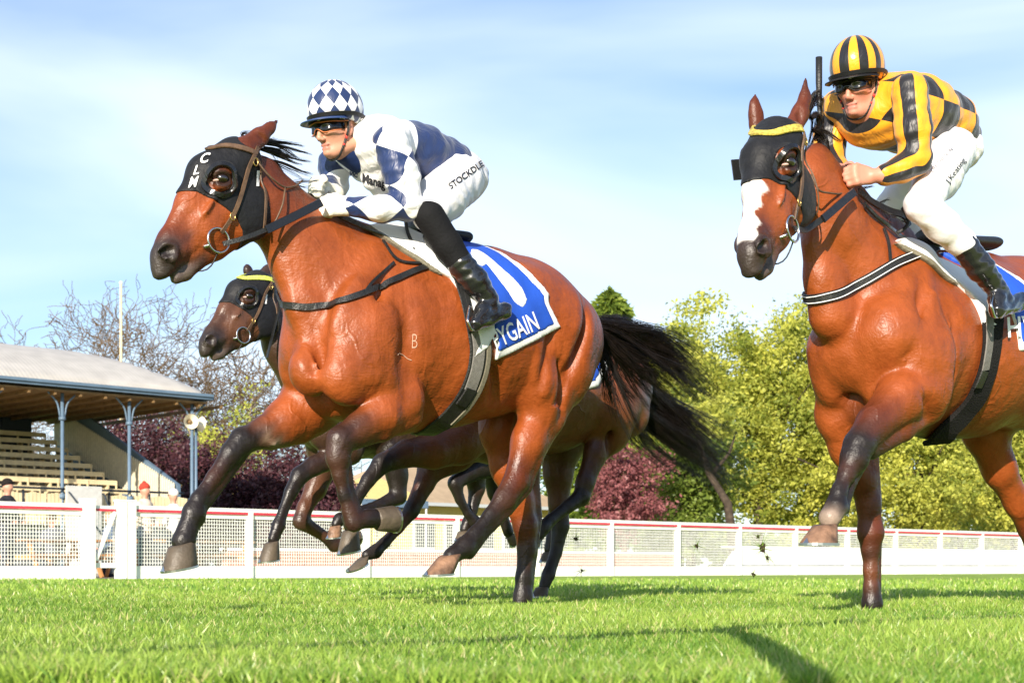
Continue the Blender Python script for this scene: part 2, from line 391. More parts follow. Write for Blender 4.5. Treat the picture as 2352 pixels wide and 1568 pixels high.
def ribbon(name, P, Nn, w, t, mt, parent, w1=None):
    """flat strap of width w and thickness t along points P with surface normals Nn"""
    P = np.array(P, float); T = np.gradient(P, axis=0); T /= np.linalg.norm(T, axis=1)[:, None]+1e-9
    Sd = np.cross(Nn, T); Sd /= np.linalg.norm(Sd, axis=1)[:, None]+1e-9
    ws = np.linspace(w, w if w1 is None else w1, len(P))[:, None]/2; V = []
    for sx, sz in ((-1,0),(-.9,1),(.9,1),(1,0),(.9,-.6),(-.9,-.6)): V.append(P+Sd*ws*sx+Nn*t*sz)
    V = np.stack(V, 1).reshape(-1, 3); n = len(P); Fc = []
    for i in range(n-1):
        for k in range(6): Fc.append((i*6+k, (i+1)*6+k, (i+1)*6+(k+1) % 6, i*6+(k+1) % 6))
    Fc += [tuple(range(6)), tuple((n-1)*6+k for k in reversed(range(6)))]
    return mesh_obj(name, V, Fc, mt, parent)
def strap(name, fr, fld, pts, w, t, mt, parent, off=.004, closed=False, seg=.02, sm=2):
    """strap lying on the body: pts = (px, py, b)"""
    if isinstance(fr, Frame):
        q = resample([(x, y, b) for x, y, b in pts], seg*500); P = np.zeros((len(q), 3)); nr = q[:, 2] > .03
        if nr.any(): P[nr] = sight(fr, fld, q[nr][:, :2], off, q[nr][:, 2])
        if (~nr).any(): P[~nr] = snap(fld, [fr.P(*p) for p in q[~nr]], off)
    else: P = resample([fr.P(*p) for p in pts], seg); P = snap(fld, P, off)
    P = smooth_pts(P, sm+2); P = snap(fld, P, off, 2)
    return ribbon(name, P, fld.grad(P), w, t, mt, parent)
def tube_px(name, fr, pts, r, mt, parent, n=8, seg=.02, sm=2):
    P = smooth_pts(resample([fr.P(*p) for p in pts], seg), sm)
    return MB().tube(P, r, n).build(name, mt, parent, True)
def text_mesh(txt, size=1.0, shear=0, bold=0, font=None):
    cu = bpy.data.curves.new('t', 'FONT'); cu.body = txt; cu.size = size; cu.align_x = 'CENTER'; cu.align_y = 'CENTER'; cu.shear = shear; cu.offset = bold
    cu.resolution_u = 3
    o = bpy.data.objects.new('t', cu); COL.objects.link(o); dg = bpy.context.evaluated_depsgraph_get(); dg.update()
    me = bpy.data.meshes.new_from_object(o.evaluated_get(dg)); bpy.data.objects.remove(o)
    import bmesh
    bm = bmesh.new(); bm.from_mesh(me); bmesh.ops.triangulate(bm, faces=bm.faces)
    for _ in range(2):
        e = [x for x in bm.edges if x.calc_length() > size*.12]
        if e: bmesh.ops.subdivide_edges(bm, edges=e, cuts=1); bmesh.ops.triangulate(bm, faces=bm.faces)
    bm.verts.index_update()
    V = np.array([v.co[:] for v in bm.verts]); Fc = [tuple(v.index for v in f.verts) for f in bm.faces]; bm.free(); return V, Fc
def lay_text(name, fr, fld, txt, c, ex, ey, mt, parent, off=.012, bold=0, shear=0):
    """writing laid on a surface: centre c=(px,py,b), ex = photo vector of one text unit to the right, ey = of one unit up"""
    V, Fc = text_mesh(txt, 1.0, shear, bold)
    if isinstance(fr, Frame): P = sight(fr, fld, [(c[0]+x*ex[0]+y*ey[0], c[1]+x*ex[1]+y*ey[1]) for x, y, _ in V], off, c[2])
    else:
        P = np.array([fr.P(c[0]+x*ex[0]+y*ey[0], c[1]+x*ex[1]+y*ey[1], c[2]) for x, y, _ in V])
        for _ in range(14): P[:, 1] -= np.clip(fld.ev(P)-off, -.03, .03)
        P = snap(fld, P, off, 1)
    return mesh_obj(name, P, Fc, mt, parent)
# ------------------------------------------------------------------ horses
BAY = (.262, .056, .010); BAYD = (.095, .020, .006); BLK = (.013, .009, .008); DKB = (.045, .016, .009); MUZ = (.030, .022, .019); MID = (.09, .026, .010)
m_coat = coat_mat('horse_coat'); m_coatd = coat_mat('dark_horse_coat', rough=.38)
m_hoof = mat('hoof_horn', (.085, .065, .045), .5, .4, var=.35, vscale=14, bump=.3, bscale=60)
m_hoofl = mat('pale_hoof_horn', (.17, .095, .058), .5, .4, var=.8, vscale=14, bump=.5)
m_shoe = mat('horseshoe_metal', (.55, .55, .56), .3, .5, metal=1)
m_hood = mat('black_hood_fabric', (.009,.009,.011), .6, .3, var=.3, vscale=30, bump=.5, bscale=35, sheen=.03)
m_rub = mat('black_rubber', (.012, .012, .013), .25, .6, bump=.2, bscale=40)
m_leath = mat('brown_leather', (.11, .062, .034), .5, .5, var=.3, vscale=30, bump=.2, bscale=120)
m_blea = mat('black_leather', (.014, .014, .014), .45, .5, var=.3, vscale=30, bump=.3, bscale=150)
m_web = mat('grey_elastic_web', (.19, .18, .165), .8, .2, var=.15, vscale=60, bump=.5, bscale=400)
m_webk = mat('khaki_web', (.20, .18, .13), .8, .2, var=.1, vscale=60, bump=.5, bscale=400)
m_steel = mat('bit_steel', (.62, .62, .62), .22, .5, metal=1)
m_brass = mat('brass_buckle', (.7, .45, .15), .3, .5, metal=1)
m_eye = mat('dark_eye', (.012, .006, .004), .04, .8, coat=1)
m_eyew = mat('eye_white', (.6, .38, .33), .2, .5)
m_flesh = mat('nostril_flesh', (.20,.018,.02), .4, .4)
m_hair = mat('black_horse_hair', (.014, .009, .007), .42, .4, var=.6, vscale=25)
m_white = mat('white_cloth', (.80, .80, .79), .75, .3, bump=.3, bscale=12)
m_blue = mat('blue_cloth', (.018, .085, .50), .6, .35, bump=.35, bscale=14)
m_letter = mat('white_print', (.85, .85, .85), .6, .3)
def hoof(fr, parent, top, sole, b, rt, rs, toe, mt=None, flat=(1, .86), shoe=True, label=None):
    """hoof between coronet centre and sole centre (photo px), toe = (dx,dy) photo direction of the toe along the sole"""
    T = fr.P(top[0], top[1], b); B = fr.P(sole[0], sole[1], b); sc = fr.r(T, 1)
    P1 = fr.P(sole[0]+toe[0]*20, sole[1]+toe[1]*20, b)-B; P1[1] = 0; f = P1/np.linalg.norm(P1)
    lat = np.array([0, 1.0, 0]); n = np.cross(f, lat); ax = T-B
    if n@ax < 0: n = -n
    V = []; N_ = 28; lev = [(0, 1.0, 1.0), (.06, 1.03, 1.0), (.35, 1.0, .0), (.7, 1.0, 0), (.93, 1.0, 0), (1.0, .93, 0)]
    for j, t in enumerate((0, .05, .3, .6, .9, 1.0)):
        c = B+(T-B)*t; r = (rs+(rt-rs)*t)*sc*(1.0 if t < 1 else .93)
        if t == 0: r *= .97
        for k in range(N_):
            th = 2*math.pi*k/N_; x = math.cos(th); y = math.sin(th)
            xs = x*(1.08 if x > 0 else .86); ys = y*flat[1]*(1 if x > -.3 else .93)
            drop = -.10*r*max(0, x)*(1 if t > .9 else 0)
            V.append(c+f*xs*r+lat*ys*r+n*drop)
    n0 = len(V); V.append(B+n*.006); V.append(T)
    Fc = [(j*N_+k, j*N_+(k+1) % N_, (j+1)*N_+(k+1) % N_, (j+1)*N_+k) for j in range(5) for k in range(N_)]
    Fc += [(n0, (k+1) % N_, k) for k in range(N_)]+[(n0+1, 5*N_+k, 5*N_+(k+1) % N_) for k in range(N_)]
    h = mesh_obj('hoof', V, Fc, mt or m_hoof, parent, True)
    if label: h['label'] = label
    if shoe:
        V = []; M_ = 22; r = rs*sc
        for k in range(M_):
            th = math.radians(-150+300*k/(M_-1)); x = math.cos(th); y = math.sin(th); xs = x*(1.08 if x > 0 else .86)
            for (q, dz) in ((1.03, .002), (1.03, -.007), (.78, -.007), (.78, .002)): V.append(B+f*xs*r*q+lat*y*flat[1]*r*q+n*dz)
        Fc = [(k*4+i, k*4+(i+1) % 4, (k+1)*4+(i+1) % 4, (k+1)*4+i) for k in range(M_-1) for i in range(4)]+[(3,2,1,0), tuple((M_-1)*4+i for i in range(4))]
        mb = MB().add(V, Fc)
        tc = B+f*1.08*r; mb.add([tc+lat*.014+f*.002, tc-lat*.014+f*.002, tc+n*.022-f*.012+f*.004, tc+lat*.014-f*.004, tc-lat*.014-f*.004], [(0,2,1),(0,3,2),(1,2,4),(3,4,2)])
        mb.build('horseshoe', m_shoe, h)
    return h
def hair(name, fr, root_parent, strands, mt=None, n=5, side=.0015):
    """strands: list of (P0,P1,P2,P3,r) Bezier curves in the local frame -> thin three-sided tubes in one mesh"""
    V = []; Fc = []; K = 9
    t = np.linspace(0, 1, K)[:, None]
    for P0, P1, P2, P3, r in strands:
        C = (1-t)**3*P0+3*(1-t)**2*t*P1+3*(1-t)*t*t*P2+t**3*P3
        T = np.gradient(C, axis=0); T /= np.linalg.norm(T, axis=1)[:, None]+1e-9
        A = np.cross(T, [0.1, .2, 1.0]); A /= np.linalg.norm(A, axis=1)[:, None]+1e-9; B = np.cross(T, A); n0 = len(V)*0+sum(len(v) for v in V)
        rr = r*(1-t**2*.85)
        ring = [C+(A*math.cos(q)+B*math.sin(q))*rr for q in (0, 2.09, 4.19)]
        V.append(np.stack(ring, 1).reshape(-1, 3))
        Fc.append(np.array([(n0+i*3+k, n0+i*3+(k+1) % 3, n0+i*3+3+(k+1) % 3, n0+i*3+3+k) for i in range(K-1) for k in range(3)]))
    return mesh_obj(name, np.concatenate(V), np.concatenate(Fc), mt or m_hair, root_parent, True)
def hair_locks(fr, locks, per=40, spread=.02, r=.0013, seed=1, flare=1.0):
    """locks: four control points (px,py,b) each; split into sub-locks whose strands draw together at the tips"""
    rg = np.random.default_rng(seed); out = []
    for lk in locks:
        C = [fr.P(*q) for q in lk[:4]]; m = lk[4] if len(lk) > 4 else 1.0; total = int(per*m); done = 0; Lk = np.linalg.norm(C[3]-C[0])
        while done < total:
            n = min(total-done, int(rg.integers(6, 30))); done += n
            o = rg.normal(size=3)*spread; f = rg.normal(size=3)*spread*flare; L = rg.uniform(.62, 1.10); wv = rg.normal(size=3)*Lk*.05
            for _ in range(n):
                e = rg.normal(size=3)*spread*.35; g = rg.normal(size=3)*spread*.28; l2 = L*rg.uniform(.86, 1.04)
                out.append((C[0]+o*.5+e*.6, C[1]+o*.9+f*.3+e*1.2+wv, C[2]+o+f*.9+e*1.0-wv, C[0]+(C[3]-C[0])*l2+o+f*1.7+g, r*rg.uniform(.6, 1.3)))
    return out
def eye(fr, parent, x, y, b, r, white=True):
    c = fr.P(x, y, b)
    e = ball('eye', c, (r, r*.8, r), m_eye, parent)
    return e
def ball(name, c, r, mt, parent, seg=20, ring=14):
    V = []; 
    for i in range(ring+1):
        ph = math.pi*i/ring
        for k in range(seg):
            th = 2*math.pi*k/seg; V.append((c[0]+r[0]*math.sin(ph)*math.cos(th), c[1]+r[1]*math.sin(ph)*math.sin(th), c[2]+r[2]*math.cos(ph)))
    Fc = [(i*seg+k, (i+1)*seg+k, (i+1)*seg+(k+1) % seg, i*seg+(k+1) % seg) for i in range(ring) for k in range(seg)]
    return mesh_obj(name, V, Fc, mt, parent, True)
def ring_px(name, fr, c, r, tr, b, mt, parent, n=28, m=8, rb=0.0, squash=1.0):
    """round ring in the side plane"""
    C = fr.P(c[0], c[1], b); rr = fr.r(C, r); P = [C+np.array([rr*math.cos(2*math.pi*i/n), rb*math.cos(2*math.pi*i/n), rr*squash*math.sin(2*math.pi*i/n)]) for i in range(n+1)]
    return MB().tube(P, tr, m, False).build(name, mt, parent, True)

# ---- the leading bay horse
def leader_field(fr):
    f = Field(); C = fr.chain; E = fr.ell
    # barrel, loin, croup
    C(f, [(905,752,0,196), (1010,772,0,204), (1105,768,0,184), (1200,745,0,142), (1262,782,0,128)], sb=[.80,.84,.84,.95], k=.06, cols=BAY)
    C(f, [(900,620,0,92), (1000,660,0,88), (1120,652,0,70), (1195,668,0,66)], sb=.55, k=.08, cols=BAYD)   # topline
    # croup and buttocks either side
    for b in (.13, -.13):
        C(f, [(1200,712,b,98), (1262,758,b,102), (1292,838,b,80)], sb=.85, k=.05, cols=BAY)
    # chest, shoulders
    C(f, [(770,800,0,122), (880,790,0,165)], sb=.95, k=.06, cols=BAY)
    for b, x in ((.17, 35), (-.15, -10)):
        C(f, [(820+x,620,b*.55,70), (805+x,760,b,92), (760+x,860,b*1.1,72)], sb=.75, k=.05, cols=BAY)
    E(f, 715,800, -.03, 66,.13,80, k=.05, col=BAY)
    E(f, 718,850, .09, 58,.085,62, k=.03, col=BAY)
    E(f, 690,845, -.10, 52,.08,62, k=.03, col=BAY)
    # sternum between the forelegs
    C(f, [(770,900,0,62), (900,935,0,60), (980,930,0,62)], sb=1.2, k=.05, cols=BAY)
    # neck
    C(f, [(634,488,0,66), (708,582,0,97), (792,690,0,156)], sb=[.62,.68], k=.06, cols=[BAY,BAY,BAY])
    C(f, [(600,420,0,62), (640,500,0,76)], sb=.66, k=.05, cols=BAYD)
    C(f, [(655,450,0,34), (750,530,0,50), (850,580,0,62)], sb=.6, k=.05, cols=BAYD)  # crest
    C(f, [(658,600,.02,34), (700,700,.05,46), (738,790,.08,46)], sb=.8, k=.04, cols=BAY) # windpipe / neck base muscle
    # --- near hind
    C(f, [(1258,815,.16,104), (1240,885,.17,76), (1243,935,.165,48), (1213,1015,.16,40), (1193,1078,.155,33)], sb=[.62,.75,.8,.8], k=.04, cols=[BAY,BAY,BAY,BAY,BAYD])
    E(f, 1306,845,.14, 50,.09,90, ang=0, k=.04, col=BAY)
    C(f, [(1292,880,.15,52), (1262,960,.155,36), (1225,1060,.155,18), (1212,1112,.155,15)], sb=.8, k=.03, cols=[BAY,BAY,BAYD,DKB])
    C(f, [(1185,1105,.155,33), (1160,1145,.155,27), (1125,1186,.155,18), (1092,1226,.155,18), (1068,1256,.155,25)], sb=.8, k=.02, cols=[BAYD,DKB,BLK,BLK,BLK])
    C(f, [(1210,1118,.155,16), (1165,1168,.155,17), (1112,1222,.155,16), (1078,1268,.155,17)], sb=.7, k=.006, cols=[DKB,DKB,BLK,BLK])
    C(f, [(1065,1256,.155,22), (1037,1277,.155,21)], sb=.9, k=.02, cols=BLK)
    # --- far hind (on the ground)
    C(f, [(1240,820,-.15,105), (1175,915,-.16,84), (1155,985,-.155,58), (1168,1070,-.15,44), (1192,1150,-.145,34), (1206,1205,-.14,31)], sb=.75, k=.04, cols=[BAY,BAY,BAY,BAY,BAY,BAYD])
    C(f, [(1215,950,-.15,60), (1215,1080,-.15,26), (1232,1180,-.145,15)], sb=.75, k=.03, cols=[BAY,BAYD,BAYD])
    C(f, [(1207,1205,-.14,30), (1209,1262,-.14,22), (1203,1325,-.14,20), (1201,1368,-.14,23), (1196,1400,-.14,21)], sb=.8, k=.02, cols=[BAYD,DKB,BLK,BLK,BLK])
    C(f, [(1233,1185,-.14,15), (1222,1270,-.14,15), (1212,1345,-.14,16)], sb=.7, k=.006, cols=[DKB,BLK,BLK])
    # --- far fore, reaching
    C(f, [(780,868,-.13,82), (708,930,-.14,66), (655,968,-.14,48), (608,992,-.14,33), (560,1012,-.14,31)], sb=[.85,.85,.85,.8], k=.035, cols=[BAY,BAY,BAY,MID,BLK])
    C(f, [(745,950,-.15,36), (690,990,-.145,26), (625,1012,-.14,20)], sb=.8, k=.03, cols=[BAY,BAY,DKB])
    C(f, [(556,1012,-.14,31), (532,1040,-.14,25), (492,1097,-.14,18), (457,1145,-.14,18), (444,1176,-.14,26)], sb=.85, k=.02, cols=[BLK,BLK,DKB,BLK,BLK])
    C(f, [(558,1042,-.14,15), (508,1112,-.14,12), (464,1166,-.14,15)], sb=.7, k=.006, cols=BLK)
    C(f, [(446,1178,-.14,25), (432,1212,-.14,22), (422,1242,-.14,29)], sb=.9, k=.02, cols=BLK)
    E(f, 452,1192,-.14,20,.022,18, k=.02, col=BLK)
    # --- near fore, folded
    C(f, [(870,860,.19,80), (925,925,.19,50)], sb=.7, k=.04, cols=BAY)
    C(f, [(925,915,.20,54), (878,950,.21,48), (825,982,.21,34), (786,1010,.21,33)], sb=.85, k=.025, cols=[BAY,BAY,MID,BLK])
    C(f, [(945,955,.20,28), (880,990,.205,22), (815,1012,.21,20)], sb=.8, k=.02, cols=[BAY,BAYD,DKB])
    C(f, [(780,1012,.21,33), (776,1050,.21,28), (780,1090,.21,17), (791,1135,.21,15), (803,1172,.21,17), (812,1198,.21,23)], sb=.85, k=.02, cols=[DKB,DKB,DKB,BLK,DKB,DKB])
    C(f, [(813,1198,.21,21), (845,1190,.21,21), (862,1190,.21,23)], sb=.9, k=.015, cols=BLK)
    C(f, [(796,1060,.21,14), (803,1120,.21,12), (822,1180,.21,14)], sb=.7, k=.006, cols=BLK)
    E(f, 626,1015,-.098, 15,.010,8, ang=20, k=.004, col=(.38,.30,.22))
    E(f, 768,1040,.21,14,.03,22, k=.02, col=(.05,.036,.03))
    # surface anatomy: grooves (shoulder, elbow, stifle, ribs) and muscle bellies
    E(f, 945,850,.315, 13,.035,105, ang=-4, k=.07, sub=True)
    E(f, 742,905,.06, 12,.05,55, ang=-20, k=.05, sub=True)
    E(f, 1160,905,.28, 10,.05,70, ang=-32, k=.07, sub=True)
    E(f, 1290,900,.255, 7,.03,70, ang=-14, k=.05, sub=True)
    E(f, 1325,790,.262, 7,.03,90, ang=20, k=.08, sub=True)
    E(f, 870,795,.27, 40,.03,88, ang=18, k=.04, col=BAY)
    E(f, 800,700,.21, 26,.03,80, ang=30, k=.04, col=BAY)
    E(f, 1230,720,.235, 40,.03,60, ang=-25, k=.05, col=BAY)
    E(f, 1240,850,.27, 26,.03,60, ang=-10, k=.04, col=BAY)
    E(f, 700,690,.16, 7,.03,110, ang=-12, k=.06, sub=True)
    for x, y, b, rx, rb, rz, ang, k in ((1250,845,.292,5,.014,70,12,.05),
            (862,690,.240,6,.014,105,27,.045), (735,800,.145,5,.014,80,-16,.035), (1200,640,.19,5,.012,60,-30,.04), (735,800,.150,5,.012,60,-16,.05)):
        E(f, x,y,b, rx,rb,rz, ang=ang, k=k, sub=True)
    head_prims(f, fr, BAY, BAYD)
    return f

LEAD = Frame(1000, 6.6, 42.7)
def head_prims(f, hf, c1, c2, muz=MUZ, ears=True):
    """head shape in the leader's own frame, then carried to hf's place"""
    fr = LEAD; g = Field(); C = fr.chain; E = fr.ell
    C(g, [(543,374,0,56), (478,404,0,45), (438,470,0,35), (392,556,0,30), (372,583,0,26)], sb=[1.0,.9,.78,.9], k=.03, cols=[c2,c2,c1,c2,muz])
    for b in (.050, -.050): E(g, 566,482,b, 68,.045,70, k=.03, col=c1)
    C(g, [(520,420,0,66), (470,520,0,56), (432,570,0,38)], sb=.78, k=.03, cols=c1)
    C(g, [(560,500,0,52), (490,562,0,35), (446,600,0,22)], sb=.8, k=.02, cols=[c1,c1,muz])
    C(g, [(398,576,0,38), (378,600,0,30), (368,618,0,22)], sb=.92, k=.02, cols=[muz,muz,muz])
    E(g, 372,628,0, 22,.040,13, ang=-30, k=.010, col=muz)
    C(g, [(450,603,0,19), (425,628,0,17), (404,640,0,13)], sb=1.15, k=.010, cols=[muz, (.10,.075,.06), (.085,.06,.05)])
    for b in (.095, -.095):
        E(g, 511,394,b, 31,.028,20, ang=-22, k=.018, col=c1)
        E(g, 514,424,b, 26,.024,14, ang=-18, k=.015, col=c1)
    for b in (.086, -.086):
        E(g, 470,490,b*.96, 48,.010,5, ang=-56, k=.022, col=c1)
    for b in (.098, -.098): E(g, 455,520,b, 34,.020,13, ang=-56, k=.03, sub=True)
    for b in (.055, -.055):
        E(g, 386,574,b, 30,.022,22, ang=-30, k=.010, col=muz)
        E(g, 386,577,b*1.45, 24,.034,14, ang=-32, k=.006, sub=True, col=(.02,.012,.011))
        E(g, 402,592,b*1.12, 16,.014,7, ang=-60, k=.008, col=muz)
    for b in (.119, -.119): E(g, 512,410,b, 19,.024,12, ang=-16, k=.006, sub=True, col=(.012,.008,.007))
    for b in (.058, -.058): g.p.append(RC(fr.P(458,570,b), fr.P(392,632,b*.85), .006, .005, 3.0, .005, None, None, True))
    for b, tip in ((.055, (638,277)), (-.055, (636,277))) if ears else ():
        n0 = len(g.p)
        C(g, [(566,338,b,25), (596,315,b,20), (620,294,b,12), (tip[0],tip[1],b,3)], sb=.8, k=.02, cols=[c2,c2,c2,BLK])
        E(g, 604,316,b*1.6, 26,.014,8, ang=36, k=.008, sub=True)
        for q in g.p[n0:]: q.ear = True
    if isinstance(hf, HeadFrame): hf.adopt(g.p)
    X = hf.X if isinstance(hf, HeadFrame) else (lambda p: p)
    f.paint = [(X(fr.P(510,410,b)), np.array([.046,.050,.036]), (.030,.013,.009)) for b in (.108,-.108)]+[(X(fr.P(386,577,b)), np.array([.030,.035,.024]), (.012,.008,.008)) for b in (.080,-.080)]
    f.p += g.p; f.head = g

HOODP = [(372,452),(378,400),(400,300),(470,262),(520,262),(545,296),(536,322),(552,334),(588,342),(597,356),(600,415),(604,500),(616,540),(600,575),(560,590),(541,572),(534,540),(516,508),(488,483),(459,463),(435,447),(409,442)]
m_gold = mat('gold_browband', (.55,.42,.07), .55, .5, var=.5, vscale=90)
m_lime = mat('lime_browband', (.55,.62,.10), .6, .4, var=.5, vscale=90)
def headgear(hf, fld, root, brow=None, letters=False, hres=.006, eyes=True, patch=True, ring=True, cup=False):
    hd = Field(); hd.p = [q for q in fld.head.p if not getattr(q, 'ear', False) and not (q.sub and q.k < .009)]
    poly = [LEAD.P(x, y, 0)[[0, 2]] for x, y in HOODP]
    inv = (lambda P: (P-hf.T)@hf.R+hf.piv) if isinstance(hf, HeadFrame) else (lambda P: P)
    g0 = Field(); head_prims(g0, LEAD, BAY, BAY); g0.p = [q for q in g0.p if not (getattr(q, 'ear', False) or q.sub)]
    ecs = [snap(g0, LEAD.P(508, 408, .12*s_), .0)[0] for s_ in (1, -1)]; hole = .056
    shell = Field(); shell.p = hd.p; shell.grow = .005
    def post(P, d):
        q = inv(P); d = np.maximum(d, seg_poly(q[:, [0, 2]], poly))
        rr = np.minimum(np.linalg.norm(q-ecs[0], axis=1), np.linalg.norm(q-ecs[1], axis=1))-hole
        return np.maximum(d, -rr)
    shell.post = post
    hood = field_obj('hood', shell, hres, m_hood, root, colors=False, it=1)
    # rubber rims round the eye openings
    for sgn in (1, -1):
        c = ecs[0 if sgn > 0 else 1]; nn = g0.grad(c[None])[0]; e1 = np.cross([0,0,1.0], nn); e1 /= np.linalg.norm(e1); e2 = np.cross(nn, e1)
        P = np.array([c+(e1*math.cos(t)+e2*math.sin(t))*.071 for t in np.linspace(0, 2*math.pi, 41)])
        P = hf.X(P) if isinstance(hf, HeadFrame) else P
        P = snap(hd, P, .009, 6); P = smooth_pts(P, 1); ribbon('eye_rim', P, hd.grad(P), .020, .007, m_rub, hood)
    if eyes:
        for sgn in (1, -1):
            c = LEAD.P(511, 410, .099*sgn); c = hf.X(c) if isinstance(hf, HeadFrame) else c
            e = ball('eye', c, (.027,.022,.021), m_eye, root)
            c2 = LEAD.P(497, 415, .089*sgn); c2 = hf.X(c2) if isinstance(hf, HeadFrame) else c2
            ball('eye_white', c2, (.012,.0175,.006), m_eyew, e)
    for sgn in (1, -1):
        c = LEAD.P(394, 580, .040*sgn); c = hf.X(c) if isinstance(hf, HeadFrame) else c
        ball('nostril_lining', c, (.021,.014,.013), m_flesh, root)
    if letters:
        for ch, (x, y), ex, ey in (('C', (470,364), (30,-4), (12,-32)), ('L', (452,391), (28,-4), (10,-30)), ('M', (444,419), (26,-4), (10,-34))):
            lay_text('lettering', hf, hd, ch, (x, y, .16), ex, ey, m_letter, hood, .010, bold=.02)
    if patch: 
        lay_text('maker_tab', hf, hd, 'I', (597-4,408,.16), (30,0), (-2,44), m_letter, hood, .009, bold=.06)
    # bridle
    br = empty('bridle', (0,0,0), 0, root)
    HS = Field(); HS.p = hd.p
    m1 = brow or m_leath
    strap('browband', hf, HS, [(588,352,.08),(560,341,.10),(520,333,.09),(490,338,.07),(472,345,.03),(466,348,0),(472,345,-.03),(490,338,-.07),(520,333,-.09),(560,341,-.10)], .022 if not brow else .03, .005, m1, br, .010)
    for sgn in (1, -1):
        strap('cheek_strap', hf, HS, [(594,330,.06*sgn),(584,356,.09*sgn),(571,385,.10*sgn),(562,420,.10*sgn),(552,455,.10*sgn),(538,492,.09*sgn),(520,520,.08*sgn),(508,534,.07*sgn)], .017, .004, m_leath, br, .011)
        c = hf.P(502, 552, .083*sgn)
        if ring:
            n = 30; rr = .047; rot = hf.R if isinstance(hf, HeadFrame) else np.eye(3)
            P = [c+rot@np.array([rr*math.cos(2*math.pi*i/n), 0, rr*math.sin(2*math.pi*i/n)]) for i in range(n+1)]
            MB().tube(P, .0045, 8, False).build('bit_ring', m_steel, br, True)
        for q in ((536,497),(584,372)):
            c3 = snap(HS, hf.P(q[0], q[1], .1*sgn), .014)[0]
            P = [c3+((hf.R if isinstance(hf, HeadFrame) else np.eye(3))@np.array([.011*math.cos(t), 0, .015*math.sin(t)])) for t in np.linspace(0, 2*math.pi, 17)]
            MB().tube(P, .003, 6, False).build('buckle', m_brass, br, True)
    P = [hf.P(484,562,.075), hf.P(466,568,.05), hf.P(462,570,0), hf.P(466,568,-.05), hf.P(484,562,-.075)]
    MB().tube(smooth_pts(resample(P, .01), 2), .008, 8).build('bit', m_steel, br, True)
    tube_px('chin_loop', hf, [(502,575,.08),(491,604,.06),(478,622,.04),(452,624,.02),(440,621,0)], .003, m_blea, br)
    strap('throat_latch', hf, HS, [(590,365,.09),(606,395,.09),(611,430,.09),(610,480,.08),(606,530,.05)], .012, .003, m_leath, br, .012)
    return hood, HS
def mesh_horse(fr, fld, root, mt, h, hook=None, soft=.013, name='body'):
    V, Q = fld.mesh(h); V = relax(V, Q, 1)
    w = np.stack([np.sin(V[:,2]*90+V[:,0]*70)+np.sin(V[:,2]*37-V[:,1]*60)*1.4, np.sin(V[:,0]*80+V[:,2]*50)*.3, np.sin(V[:,0]*75+V[:,1]*90)+np.sin(V[:,0]*33+V[:,2]*41+2)*1.4], 1)
    c = fld.colors(V+w*.009, soft=soft)
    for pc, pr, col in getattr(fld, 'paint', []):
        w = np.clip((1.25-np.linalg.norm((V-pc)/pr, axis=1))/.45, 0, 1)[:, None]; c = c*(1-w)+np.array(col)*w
    if hook is not None: c = hook(V, c)
    return mesh_obj(name, V, Q, mt, root, True, c)
